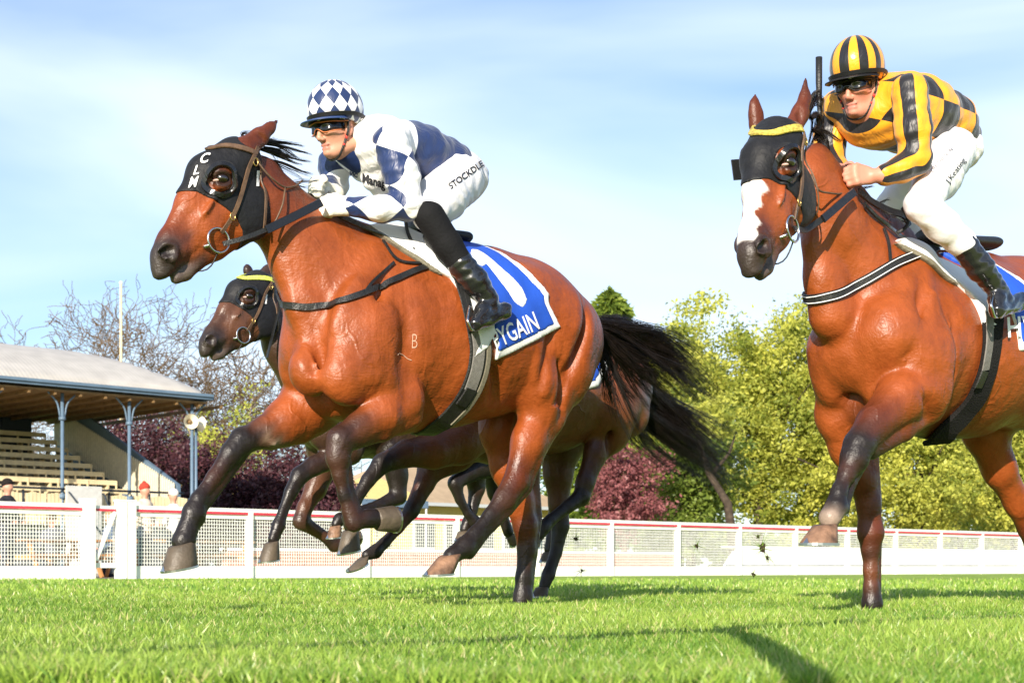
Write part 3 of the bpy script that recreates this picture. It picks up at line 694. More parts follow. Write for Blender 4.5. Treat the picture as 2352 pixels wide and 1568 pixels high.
# ---- the bay horse on the right
def right_field(fr, hf):
    f = Field(); C = fr.chain; E = fr.ell
    C(f, [(2085,790,0,182), (2200,795,0,196), (2340,790,0,190), (2470,775,0,160), (2560,790,0,135)], sb=[.85,.88,.88,.95], k=.06, cols=BAY)
    C(f, [(2105,640,0,70), (2250,665,0,75), (2370,680,0,64), (2480,690,0,64)], sb=.6, k=.07, cols=BAYD)
    for b in (.13, -.13): C(f, [(2470,740,b,85), (2540,790,b,95), (2570,860,b,80)], sb=.9, k=.05, cols=BAY)
    # breast and shoulders
    C(f, [(1985,800,0,120), (2080,800,0,160)], sb=1.0, k=.06, cols=BAY)
    for b, x in ((.17, 0), (-.17, 0)):
        C(f, [(2080+x,640,b*.5,80), (2045+x,770,b*.88,86), (2010+(60 if b > 0 else -55),880,b*.9,58)], sb=.85, k=.05, cols=BAY)
    E(f, 2022,846, .09, 62,.075,98, ang=8, k=.05, col=BAY)
    E(f, 1914,842,-.10, 50,.085,92, ang=-4, k=.03, col=BAY)
    C(f, [(1905,800,-.12,50), (1925,930,-.15,52)], sb=.9, k=.05, cols=BAY)
    C(f, [(2000,930,0,58), (2140,940,0,62), (2240,945,0,56)], sb=1.1, k=.05, cols=BAYD)
    # neck
    C(f, [(1868,420,0,72), (1915,520,0,88), (1975,620,0,108), (2015,730,0,146)], sb=[.68,.7,.8], k=.05, cols=BAY)
    C(f, [(1880,370,0,40), (1950,470,0,50), (2060,580,0,70)], sb=.6, k=.05, cols=BAYD)
    C(f, [(1872,560,0,36), (1892,640,0,48), (1915,720,0,66)], sb=.8, k=.04, cols=BAY)
    # near fore, raised
    C(f, [(2110,820,.19,110), (2125,900,.20,74)], sb=.75, k=.04, cols=BAY)
    C(f, [(2120,890,.21,72), (2068,915,.21,58), (2008,972,.20,42), (1972,1022,.20,36)], sb=.9, k=.025, cols=[BAY,BAY,BAYD,BLK])
    C(f, [(2140,930,.21,36), (2075,985,.205,28), (2000,1035,.20,22)], sb=.8, k=.02, cols=[BAY,BAYD,BLK])
    C(f, [(1972,1024,.20,36), (1962,1052,.20,33), (1944,1088,.20,20), (1927,1128,.20,18), (1920,1162,.20,26)], sb=.9, k=.02, cols=[BLK,BLK,DKB,BLK,BLK])
    C(f, [(1921,1165,.20,25), (1906,1188,.20,26)], sb=1, k=.015, cols=[BLK,(.30,.22,.17)])
    C(f, [(1986,1056,.20,15), (1958,1110,.20,12), (1940,1160,.20,14)], sb=.7, k=.006, cols=BLK)
    E(f, 1936,1170,.20,16,.025,14, k=.02, col=BLK)
    # far fore on the ground
    C(f, [(1985,900,-.15,66), (1930,955,-.15,58), (1947,1030,-.15,42), (1978,1100,-.145,32), (1995,1160,-.14,27), (2000,1222,-.14,31)], sb=.9, k=.03, cols=[BAY,BAY,BAY,BAYD,BAYD,BAYD])
    C(f, [(1990,1040,-.15,32), (2005,1140,-.145,22)], sb=.8, k=.03, cols=[BAY,BAYD])
    C(f, [(2000,1222,-.14,31), (2000,1262,-.14,22), (2000,1310,-.14,17), (2001,1350,-.14,18), (2003,1385,-.14,24), (2003,1412,-.14,20)], sb=.9, k=.02, cols=[BAYD,DKB,(.16,.05,.02),DKB,BLK,BLK])
    C(f, [(2014,1240,-.14,14), (2013,1320,-.14,13), (2013,1370,-.14,14)], sb=.8, k=.006, cols=BLK)
    # hind legs: far one reaching back under the belly, near one beyond the frame
    C(f, [(2300,900,-.15,95), (2262,985,-.16,58), (2295,1075,-.16,42), (2335,1150,-.16,32), (2362,1208,-.16,29)], sb=.8, k=.04, cols=[BAY,BAY,BAY,BAY,BAYD])
    C(f, [(2362,1208,-.16,28), (2380,1270,-.16,20), (2398,1330,-.16,18), (2404,1352,-.16,23), (2402,1385,-.16,20)], sb=.85, k=.02, cols=[BAYD,DKB,BLK,BLK,BLK])
    C(f, [(2470,860,.17,110), (2440,960,.17,62), (2500,1050,.17,46), (2560,1120,.17,34)], sb=.8, k=.04, cols=[BAY,BAY,BAY,BAYD])
    C(f, [(2560,1120,.17,33), (2540,1200,.17,22), (2518,1270,.17,20), (2508,1290,.17,25), (2490,1310,.17,20)], sb=.85, k=.02, cols=[BAYD,BLK,BLK,BLK,BLK])
    # anatomy
    E(f, 1968,850,.0, 6,.03,95, ang=4, k=.05, sub=True)
    E(f, 2150,960,.29, 8,.03,60, ang=-50, k=.05, sub=True)
    E(f, 2188,880,.285, 11,.03,110, ang=-4, k=.045, sub=True)
    E(f, 2130,760,.25, 30,.03,100, ang=16, k=.04, col=BAY)
    for x, y, b, rx, rb, rz, ang, k in ((2112,700,.245,6,.014,110,24,.045),):
        E(f, x,y,b, rx,rb,rz, ang=ang, k=k, sub=True)
    head_prims(f, hf, BAY, BAYD, ears=False)
    for pts in ([(1822,292,.075,25),(1838,262,.075,22),(1849,225,.075,15),(1850,180,.075,4)], [(1738,288,-.085,22),(1736,262,-.085,18),(1733,240,-.085,12),(1735,219,-.085,4)]):
        n0 = len(f.p); C(f, pts, sb=.75, k=.018, cols=[BAYD,BAYD,BAYD,BLK])
        for q in f.p[n0:]: q.ear = True
    n0 = len(f.p); E(f, 1840,262,.105, 12,.018,30, ang=-6, k=.008, sub=True); f.p[n0].ear = True
    return f
# ---- the dark horse whose head shows behind the leader's chest
def dark_field(fr, hf):
    f = Field(); C = fr.chain; E = fr.ell; K = (.045,.021,.013); K2 = (.03,.015,.011)
    C(f, [(800,940,0,112), (900,935,0,118), (1010,930,0,104), (1090,925,0,90)], sb=.85, k=.06, cols=K)
    C(f, [(745,950,0,84), (800,945,0,105)], sb=1, k=.05, cols=K)
    C(f, [(612,680,0,42), (660,790,0,60), (730,880,0,88)], sb=.66, k=.05, cols=K)
    C(f, [(630,670,0,24), (720,760,0,36), (810,850,0,50)], sb=.6, k=.05, cols=K2)
    for b in (.12, -.12): C(f, [(1060,890,b,60), (1100,940,b,62), (1090,990,b,50)], sb=.9, k=.05, cols=K)
    C(f, [(750,990,.13,48), (800,1032,.14,36), (770,1048,.14,28), (720,1070,.14,22), (688,1092,.14,21)], sb=.85, k=.025, cols=[K,K,K,K2,BLK])
    C(f, [(688,1092,.14,21), (668,1130,.14,16), (650,1175,.14,12), (640,1205,.14,16), (628,1238,.14,14)], sb=.85, k=.015, cols=[BLK,BLK,BLK,BLK,BLK])
    C(f, [(740,1000,-.13,46), (745,1060,-.14,36), (725,1120,-.14,26), (700,1165,-.14,18), (692,1195,-.14,21)], sb=.85, k=.025, cols=[K,K,(.09,.035,.018),(.09,.035,.018),K])
    C(f, [(692,1197,-.14,20), (725,1218,-.14,14), (755,1238,-.14,14), (768,1250,-.14,17), (790,1240,-.14,13)], sb=.85, k=.015, cols=[K,(.09,.035,.018),BLK,K,BLK])
    C(f, [(1060,960,.15,62), (960,1010,.15,44), (900,1030,.15,38), (912,1090,.15,26), (915,1138,.15,21)], sb=.8, k=.03, cols=[K,K,BLK,BLK,BLK])
    C(f, [(915,1140,.15,20), (870,1160,.15,14), (800,1182,.15,12), (780,1192,.15,15), (772,1204,.15,13)], sb=.85, k=.015, cols=BLK)
    C(f, [(1080,970,-.15,58), (1085,1050,-.15,36), (1095,1120,-.15,22)], sb=.8, k=.03, cols=K)
    C(f, [(1095,1120,-.15,20), (1085,1170,-.15,13), (1075,1200,-.15,15), (1068,1215,-.15,13)], sb=.85, k=.015, cols=BLK)
    head_prims(f, hf, (.10,.04,.02), (.04,.02,.013), ears=False)
    for pts in ([(604,640,.06,18),(614,622,.06,13),(622,612,.06,8),(629,602,.06,3)], [(574,634,-.07,13),(569,620,-.07,11),(566,606,-.07,3)]):
        n0 = len(f.p); C(f, pts, sb=.75, k=.018, cols=(.035,.018,.013))
        for q in f.p[n0:]: q.ear = True
    return f
# ---- the bay horse behind the leader (its head and neck hidden by the leader)
def second_field(fr):
    f = Field(); C = fr.chain; E = fr.ell; K = (.17,.05,.018); K2 = (.09,.03,.014)
    C(f, [(1060,900,0,150), (1150,905,0,158), (1260,890,0,145), (1340,870,0,115), (1400,890,0,108)], sb=.84, k=.06, cols=K)
    C(f, [(985,900,0,92), (1060,900,0,130)], sb=1, k=.05, cols=K)
    C(f, [(860,610,0,56), (930,740,0,86), (1010,850,0,120)], sb=.68, k=.05, cols=K)
    C(f, [(855,600,0,50), (800,650,0,38), (765,720,0,28)], sb=.8, k=.02, cols=K)
    E(f, 842,665,0, 46,.08,50, k=.03, col=K)
    for b in (.05, -.05): C(f, [(872,570,b,18), (905,540,b,6)], sb=.6, k=.02, cols=K2)
    for b in (.12, -.12): C(f, [(1350,845,b,74), (1400,900,b,80), (1440,950,b,56)], sb=.85, k=.05, cols=K)
    C(f, [(1080,960,.14,86), (1055,1010,.18,56), (994,1034,.19,42), (932,1042,.19,30), (876,1064,.19,23)], sb=.85, k=.025, cols=[K,K,K,K2,BLK])
    C(f, [(876,1066,.19,23), (845,1103,.19,17), (818,1147,.19,14), (803,1186,.19,18), (804,1208,.19,16)], sb=.85, k=.015, cols=BLK)
    C(f, [(1040,1020,-.12,66), (990,1075,-.13,32), (975,1110,-.13,24), (945,1172,-.13,19)], sb=.85, k=.02, cols=[K,K2,K2,BLK])
    C(f, [(945,1172,-.13,19), (915,1212,-.13,13), (883,1246,-.13,13), (862,1266,-.13,16), (842,1274,-.13,13)], sb=.85, k=.015, cols=[BLK,K2,BLK,BLK,BLK])
    # near hind, swinging
    C(f, [(1390,930,.16,88), (1400,985,.16,54), (1368,1040,.16,29), (1344,1108,.16,23), (1336,1140,.16,22)], sb=.75, k=.03, cols=[K,K,K2,DKB,BLK])
    C(f, [(1336,1140,.16,21), (1303,1164,.16,15), (1264,1194,.16,14), (1248,1210,.16,17), (1236,1232,.16,14)], sb=.85, k=.015, cols=BLK)
    # far hind on the ground
    C(f, [(1330,940,-.15,84), (1286,1030,-.15,50), (1282,1090,-.15,36), (1284,1160,-.15,25), (1287,1207,-.15,23)], sb=.8, k=.03, cols=[K,K2,K2,K2,BLK])
    C(f, [(1287,1207,-.15,22), (1277,1268,-.15,15), (1260,1318,-.15,16), (1250,1345,-.15,14)], sb=.85, k=.015, cols=BLK)
    E(f, 1395,990,.22, 8,.03,60, ang=-10, k=.04, sub=True)
    return f
def third_field(fr):
    f = Field(); C = fr.chain; E = fr.ell; K = (.03,.015,.011)
    C(f, [(1140,930,0,118), (1230,930,0,124), (1330,925,0,96)], sb=.84, k=.06, cols=K)
    C(f, [(960,720,0,48), (1030,800,0,70), (1110,880,0,100)], sb=.68, k=.05, cols=K)
    C(f, [(955,705,0,42), (910,760,0,32), (890,800,0,24)], sb=.8, k=.02, cols=K)
    C(f, [(1150,990,.14,64), (1125,1058,.16,38), (1078,1086,.16,21), (1045,1108,.16,18)], sb=.85, k=.02, cols=[K,BLK,BLK,BLK])
    C(f, [(1045,1110,.16,18), (1056,1146,.16,12), (1075,1180,.16,11), (1090,1196,.16,14), (1108,1204,.16,11)], sb=.85, k=.015, cols=BLK)
    C(f, [(1150,990,-.14,64), (1135,1080,-.14,32), (1140,1130,-.14,22), (1155,1185,-.14,13), (1168,1222,-.14,14)], sb=.85, k=.02, cols=BLK)
    for s_ in (1, -1): C(f, [(1330,960,.13*s_,70), (1290,1030,.14*s_,40), (1280,1110,.14*s_,22), (1270,1200,.14*s_,12), (1262,1262,.14*s_,14)], sb=.85, k=.02, cols=BLK)
    return f
H0 = .0095; HF_ = .010; HB_ = .014
GRP = 'racehorses galloping together'
def build_leader():
    fr = LEAD; root = fr.root('racehorse')
    tag(root, 'leading bay racehorse in a black hood lettered CLM, its left foreleg folded', 'horse', GRP)
    f = leader_field(fr)
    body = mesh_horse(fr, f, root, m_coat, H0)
    hoof(fr, root, (1038,1272), (1010,1318), .155, 28, 39, (-1,.08), m_hoofl, label='pale brown scuffed hoof')
    hoof(fr, root, (1193,1398), (1186,1420), -.14, 24, 32, (-1,0))
    hoof(fr, root, (421,1246), (416,1303), -.14, 33, 45, (-1,.22))
    hoof(fr, root, (862,1190), (905,1188), .21, 27, 33, (.1,1))
    headgear(fr, f, root, None, True)
    # tail
    lk = [[(1362,742,0),(1440,745,0),(1510,775,0),(1610,880,0)], [(1368,748,.02),(1450,770,.02),(1500,850,.02),(1620,935,.02)],
          [(1370,752,-.02),(1470,750,-.02),(1540,800,-.02),(1625,900,-.02)], [(1372,760,.03),(1420,800,.04),(1460,880,.04),(1540,930,.05)],
          [(1366,760,0),(1400,850,.03),(1420,930,.04),(1470,1000,.05),.5], [(1370,745,.0),(1480,740,.0),(1560,790,0),(1640,930,0),.25]]
    hair('tail', fr, root, hair_locks(fr, lk, 480, .024, .0011, 3, 1.5))
    # mane blown back from the poll and along the crest
    lk = [[(588,328,0),(620,330,0),(650,345,.0),(690,370,0)], [(600,345,0),(640,352,0),(660,380,0),(680,385,0)], [(615,368,0),(650,378,0),(668,400,0),(690,412,0),.6]]
    lk += [[(x,y,0),(x+18,y-3,0),(x+30,y+6,-.01),(x+44,y+22,-.02),.25] for x,y in ((640,398),(665,425),(690,448),(720,470),(760,492),(800,508))]
    hair('mane', fr, root, hair_locks(fr, lk, 90, .011, .0012, 4, 1.6))
    hair('forelock', fr, root, hair_locks(fr, [[(560,318,0),(545,308,0),(560,300,0),(585,303,0)]], 30, .008, .001, 5))
    return fr, f, root, body
RFR = Frame(2230, 6.6, 42.7)
RHF = HeadFrame(LEAD, RFR, [1.14648746,0,1.62522915], [1.613,.124,1.573,.187,-.114,.088])
def build_right():
    fr = RFR; root = fr.root('racehorse')
    tag(root, 'bay racehorse on the right with a white blaze, black hood and gold browband', 'horse', GRP)
    hf = RHF; f = right_field(fr, hf)
    na = LEAD.P(470,440,0)
    def hook(V, c):
        q = (V-hf.T)@hf.R+hf.piv
        # blaze: along the front of the face
        A = LEAD.P(470,350,0); B = LEAD.P(362,580,0); ax = (B-A); L = np.linalg.norm(ax); ax = ax/L
        t = (q-A)@ax; per = (q-A)-t[:, None]*ax; front = per[:, 0]*(-ax[2])*-1
        nrm = np.array([-ax[2], 0, ax[0]]); nrm = nrm if nrm[0] > 0 else -nrm
        depth = (q-A)@nrm
        wid = .037+.010*np.sin(t*34)+.006*np.sin(t*90)-.012*np.clip(t/L-.75, 0, 1)*3
        w = np.clip((wid-np.abs(q[:, 1]-.001))/.004+.5, 0, 1)*np.clip((t-.10)/.01, 0, 1)*np.clip((L*.97-t)/.01, 0, 1)*(depth > -.075)
        c = c*(1-w[:, None])+np.array((.78,.72,.68))*w[:, None]
        return c
    mesh_horse(fr, f, root, m_coat, HF_*.9, hook, .02)
    hoof(fr, root, (1898,1203), (1883,1248), .20, 31, 50, (-1,-.02), m_hoofl, label='pale orange and grey hoof below a white pastern')
    hoof(fr, root, (2001,1408), (1990,1432), -.14, 24, 32, (-1,0))
    hoof(fr, root, (2400,1392), (2388,1418), -.16, 24, 30, (-1,0))
    hoof(fr, root, (2484,1318), (2462,1345), .17, 24, 32, (-1,.2))
    headgear(hf, f, root, m_gold, False, patch=False)
    lk = [[(1855,255,0),(1862,215,.0),(1885,200,0),(1870,260,-.02)], [(1862,270,0),(1885,240,0),(1890,290,-.02),(1870,330,-.03)], [(1870,300,0),(1895,300,0),(1890,340,0),(1880,360,0)]]
    lk += [[(x,y,0),(x+14,y-8,0),(x+22,y,-.01),(x+30,y+14,-.02),.3] for x,y in ((1872,320),(1880,335),(1890,350),(1920,395),(1955,440),(2000,485),(2040,520))]
    hair('mane', fr, root, hair_locks(fr, lk, 90, .012, .0013, 14, 1.6))
    lk = [[(2600,760,0),(2680,760,0),(2740,820,0),(2800,950,0)], [(2600,765,.02),(2660,800,0),(2700,900,0),(2760,1000,0)]]
    hair('tail', fr, root, hair_locks(fr, lk, 120, .02, .002, 15, 1.5))
    return fr, f, root, None
DFR = Frame(930, 9.9, 42.7)
DHF = HeadFrame(LEAD, DFR, [1.14648746,0,1.62522915], [1.316,.053,1.743,.025,.103,.013])
def build_dark():
    fr = DFR; root = fr.root('racehorse')
    tag(root, 'dark brown racehorse behind the leader with a lime browband and black hood', 'horse', GRP)
    hf = DHF; f = dark_field(fr, hf); mesh_horse(fr, f, root, m_coatd, HB_)
    hoof(fr, root, (626,1243), (620,1287), .14, 18, 27, (-1,.15))
    hoof(fr, root, (800,1236), (822,1232), -.14, 14, 18, (.1,1))
    hoof(fr, root, (772,1206), (768,1234), .15, 14, 19, (-1,.1), m_hoofl)
    hoof(fr, root, (1066,1218), (1060,1240), -.15, 14, 18, (-1,.1))
    headgear(hf, f, root, m_lime, False, hres=.009)
    hair('tail', fr, root, hair_locks(fr, [[(1140,900,0),(1190,930,0),(1210,980,0),(1220,1060,0)]], 120, .03, .002, 21))
    hair('mane', fr, root, hair_locks(fr, [[(612,640,0),(640,640,0),(660,660,0),(680,700,0)],[(650,690,0),(690,690,0),(710,720,0),(720,760,0)]], 60, .015, .0015, 22))
    fl = MB().beam(fr.P(655,650,.16), fr.P(613,822,.14), .028, .006).build('loose_strap', m_blea, root)
    return fr, f, root
SFR = Frame(1230, 8.5, 42.7)
def build_second():
    fr = SFR; root = fr.root('racehorse')
    tag(root, 'brown racehorse hidden behind the leader, only its legs, rump and tail showing', 'horse', GRP)
    f = second_field(fr); mesh_horse(fr, f, root, m_coat, .012)
    patch('saddle_cloth_border', fr, f, [(1180,745),(1330,780),(1388,832),(1352,890),(1215,930)], .24, .014, m_white, root, .012, .003, side=1)
    patch('saddle_cloth', fr, f, [(1180,745),(1325,785),(1372,832),(1342,878),(1220,915)], .24, .019, m_blue, root, .012, .003, side=1)
    hoof(fr, root, (806,1214), (804,1266), .19, 20, 30, (-1,.25))
    hoof(fr, root, (836,1278), (822,1300), -.13, 16, 29, (-1,.55))
    hoof(fr, root, (1232,1238), (1222,1258), .16, 15, 21, (-1,.1))
    hoof(fr, root, (1247,1347), (1240,1370), -.15, 16, 22, (-1,0))
    lk = [[(1410,835,0),(1430,900,0),(1500,960,0),(1640,1060,0)], [(1412,840,.02),(1420,930,.02),(1500,1000,.02),(1670,1100,.0)],
          [(1414,838,-.02),(1450,880,-.02),(1560,960,-.02),(1680,1050,0)], [(1405,850,.03),(1400,940,.03),(1440,1010,.03),(1560,1070,.05),.4], [(1412,835,0),(1470,890,0),(1600,990,0),(1665,1110,0)]]
    hair('tail', fr, root, hair_locks(fr, lk, 480, .028, .0014, 31, 1.6))
    return fr, f, root
TFR = Frame(1230, 11.0, 42.7)
def build_third():
    fr = TFR; root = fr.root('racehorse')
    tag(root, 'farthest near-black racehorse, only a folded foreleg showing below the leader', 'horse', GRP)
    f = third_field(fr); mesh_horse(fr, f, root, m_coatd, .016)
    hoof(fr, root, (1112,1205), (1130,1204), .16, 11, 15, (.1,1))
    hoof(fr, root, (1170,1226), (1182,1244), -.14, 11, 15, (-.6,1))
    for s_ in (1,-1): hoof(fr, root, (1260,1266), (1254,1290), .14*s_, 12, 17, (-1,0))
    hair('tail', fr, root, hair_locks(fr, [[(1400,890,0),(1410,920,0),(1420,980,0),(1400,1060,0)]], 60, .03, .0025, 41))
# ------------------------------------------------------------------ the setting: turf, paving, fence, stand, trees
def leaf_mat(name, c1, c2, tr=.35):
    m = bpy.data.materials.new(name); m.use_nodes = True; nt = m.node_tree; N = nt.nodes; L = nt.links; N.clear()
    out = N.new('ShaderNodeOutputMaterial'); d = N.new('ShaderNodeBsdfPrincipled'); t = N.new('ShaderNodeBsdfTranslucent'); mx = N.new('ShaderNodeMixShader')
    a = N.new('ShaderNodeAttribute'); a.attribute_name = 'coat'; sp = N.new('ShaderNodeSeparateXYZ'); L.new(a.outputs['Vector'], sp.inputs[0])
    cm = N.new('ShaderNodeMixRGB'); cm.inputs['Color1'].default_value = (*c1, 1); cm.inputs['Color2'].default_value = (*c2, 1); L.new(sp.outputs[0], cm.inputs['Fac'])
    L.new(cm.outputs[0], d.inputs['Base Color']); L.new(cm.outputs[0], t.inputs['Color']); d.inputs['Roughness'].default_value = .5; d.inputs['Specular IOR Level'].default_value = .35
    mx.inputs['Fac'].default_value = tr; L.new(d.outputs[0], mx.inputs[1]); L.new(t.outputs[0], mx.inputs[2]); L.new(mx.outputs[0], out.inputs[0]); return m
m_bark = mat('tree_bark', (.06,.045,.032), .9, .2, var=.4, vscale=6, bump=.5, bscale=20)
m_twig = mat('oak_twigs', (.16,.105,.06), .9, .2)
m_barkl = mat('pale_oak_bark', (.30,.22,.14), .9, .2, var=.35, vscale=4, bump=.5, bscale=20)
def leaf_cloud(name, ctr, rad, n_clump, per, size, mt, parent, seed, clump=.16, flat=.8, keep=None, hollow=.45):
    rg = np.random.default_rng(seed); ctr = np.array(ctr, float); rad = np.array(rad, float)
    v = rg.normal(size=(n_clump, 3)); v /= np.linalg.norm(v, axis=1)[:, None]
    rr = (hollow+(1-hollow)*rg.random(n_clump)**.6)[:, None]
    wob = 1+.22*np.sin(v[:, :1]*5+seed)+.18*np.sin(v[:, 2:]*7+seed*2)
    C = ctr+v*rad*rr*wob
    cs = rad.mean()*clump*rg.uniform(.6, 1.5, n_clump)
    idx = np.repeat(np.arange(n_clump), per); P = C[idx]+rg.normal(size=(len(idx), 3))*cs[idx][:, None]*np.array([1,1,flat])*.6
    n = len(P); s = size*rg.uniform(.5, 1.4, n)[:, None]
    a = rg.normal(size=(n, 3)); a /= np.linalg.norm(a, axis=1)[:, None]; b = np.cross(a, rg.normal(size=(n, 3))); b /= np.linalg.norm(b, axis=1)[:, None]
    V = np.stack([P-a*s, P-b*s*.5, P+a*s, P+b*s*.5], 1).reshape(-1, 3); Q = np.arange(n*4).reshape(n, 4)
    tone = np.clip(rg.random(n_clump)[idx]*.6+rg.random(n)*.4, 0, 1); c = np.repeat(tone, 4)[:, None]*np.ones((1, 3))
    return mesh_obj(name, V, Q, mt, parent, False, c), C
def tree(label, cat, base, h, cw, mt, seed, n_clump=140, per=60, size=.14, group=None, trunk_r=.22, bark=None, cz=.6, ch=.42, lean=(0,0), clump=.16, name='leafy_tree', hollow=.35, limbs=14, cd=None):
    r = empty(name, base); tag(r, label, cat, group); rg = np.random.default_rng(seed)
    top = Vector((lean[0]*h, lean[1]*h, h*cz))
    cr, C = leaf_cloud('crown', (top.x, top.y, h*cz), (cw, cd or cw, h*ch), n_clump, per, size, mt, r, seed, clump, hollow=hollow)
    mb = MB(); fork = Vector((top.x*.35, top.y*.35, h*max(.12, cz-ch*.75)))
    mb.tube([Vector((0,0,-.2)), fork*.5+Vector((.05,0,0)), fork, (fork+top)*.5, top+Vector((0,0,h*ch*.5))], [trunk_r*1.2, trunk_r, trunk_r*.8, trunk_r*.45, trunk_r*.1], 9)
    for c in C[:limbs*2]:
        c = Vector(c); st = fork.lerp(top, rg.random()*.9); mid = st.lerp(c, .5)+Vector((0,0,.06*h*rg.random()))
        mb.tube([st, mid, c], [trunk_r*.35, trunk_r*.2, trunk_r*.06], 5)
    mb.build('trunk', bark or m_bark, r, True); return r
def bare_tree(label, base, h, seed, lean=(0,0,1), spread=.62, group=None, r0=.4, tone=None):
    r = empty('bare_tree', base); tag(r, label, 'tree', group); rg = random.Random(seed); V = []; 
    tw = MB(); tk = MB(); cnt = [0]
    def grow(p, d, L, rad, lev):
        n = 4; pts = [p]; rs = [rad]; q = p; dd = d.copy()
        for i in range(n):
            j = Vector((rg.gauss(0,1), rg.gauss(0,1), rg.gauss(0,.7)))*(.20+.05*lev); dd = (dd+j*.7+Vector((0,0,.06))).normalized()
            q = q+dd*L/n; pts.append(q); rs.append(max(.021, rad*(1-.45*(i+1)/n)))
        (tk if lev < 2 else tw).tube(pts, rs, 7 if lev < 2 else 3, False)
        if lev >= 7: return
        k = 3 if lev < 5 else rg.choice((2,3))
        for i in range(k):
            a = dd.orthogonal().normalized(); a.rotate(Matrix.Rotation(rg.random()*6.28, 3, dd)); nd = (dd*(1-spread*.6)+a*spread*rg.uniform(.6,1.3)).normalized()
            grow(pts[-1] if i == 0 else pts[rg.choice((2,3,4))], nd, L*rg.uniform(.66,.90), rs[-1]*rg.uniform(.6,.8), lev+1)
    grow(Vector((0,0,-.3)), Vector(lean).normalized(), h*.33, r0, 0)
    zm = max(v[2] for v in tw.V); r.scale = (h/zm*.9+.1,)*3 if False else (h/zm, h/zm, h/zm)
    tk.build('trunk', m_barkl, r, True); tw.build('branches', tone or m_twig, r, True); return r
# turf: one sheet to the horizon, then real blades near the camera
def turf_mat():
    m = mat('turf_ground', (.06,.13,.02), .95, .1); nt = m.node_tree; N = nt.nodes; L = nt.links; b = N['Principled BSDF']
    tc = N.new('ShaderNodeTexCoord'); n1 = N.new('ShaderNodeTexNoise'); n1.inputs['Scale'].default_value = .9; n1.inputs['Detail'].default_value = 5
    n2 = N.new('ShaderNodeTexNoise'); n2.inputs['Scale'].default_value = 60; n2.inputs['Detail'].default_value = 3
    L.new(tc.outputs['Object'], n1.inputs[0]); L.new(tc.outputs['Object'], n2.inputs[0])
    c1 = N.new('ShaderNodeValToRGB'); c1.color_ramp.elements[0].color = (.19,.29,.04,1); c1.color_ramp.elements[1].color = (.32,.42,.08,1); c1.color_ramp.elements[0].position = .35; c1.color_ramp.elements[1].position = .65
    mx = N.new('ShaderNodeMixRGB'); mx.blend_type = 'OVERLAY'; mx.inputs['Fac'].default_value = .7; L.new(n1.outputs[0], c1.inputs[0]); L.new(c1.outputs[0], mx.inputs[1]); L.new(n2.outputs[0], mx.inputs[2]); L.new(mx.outputs[0], b.inputs['Base Color'])
    return m
mesh_obj('ground', [(-700,-300,0),(700,-300,0),(700,1500,0),(-700,1500,0)], [(0,1,2,3)], turf_mat())['kind'] = 'structure'
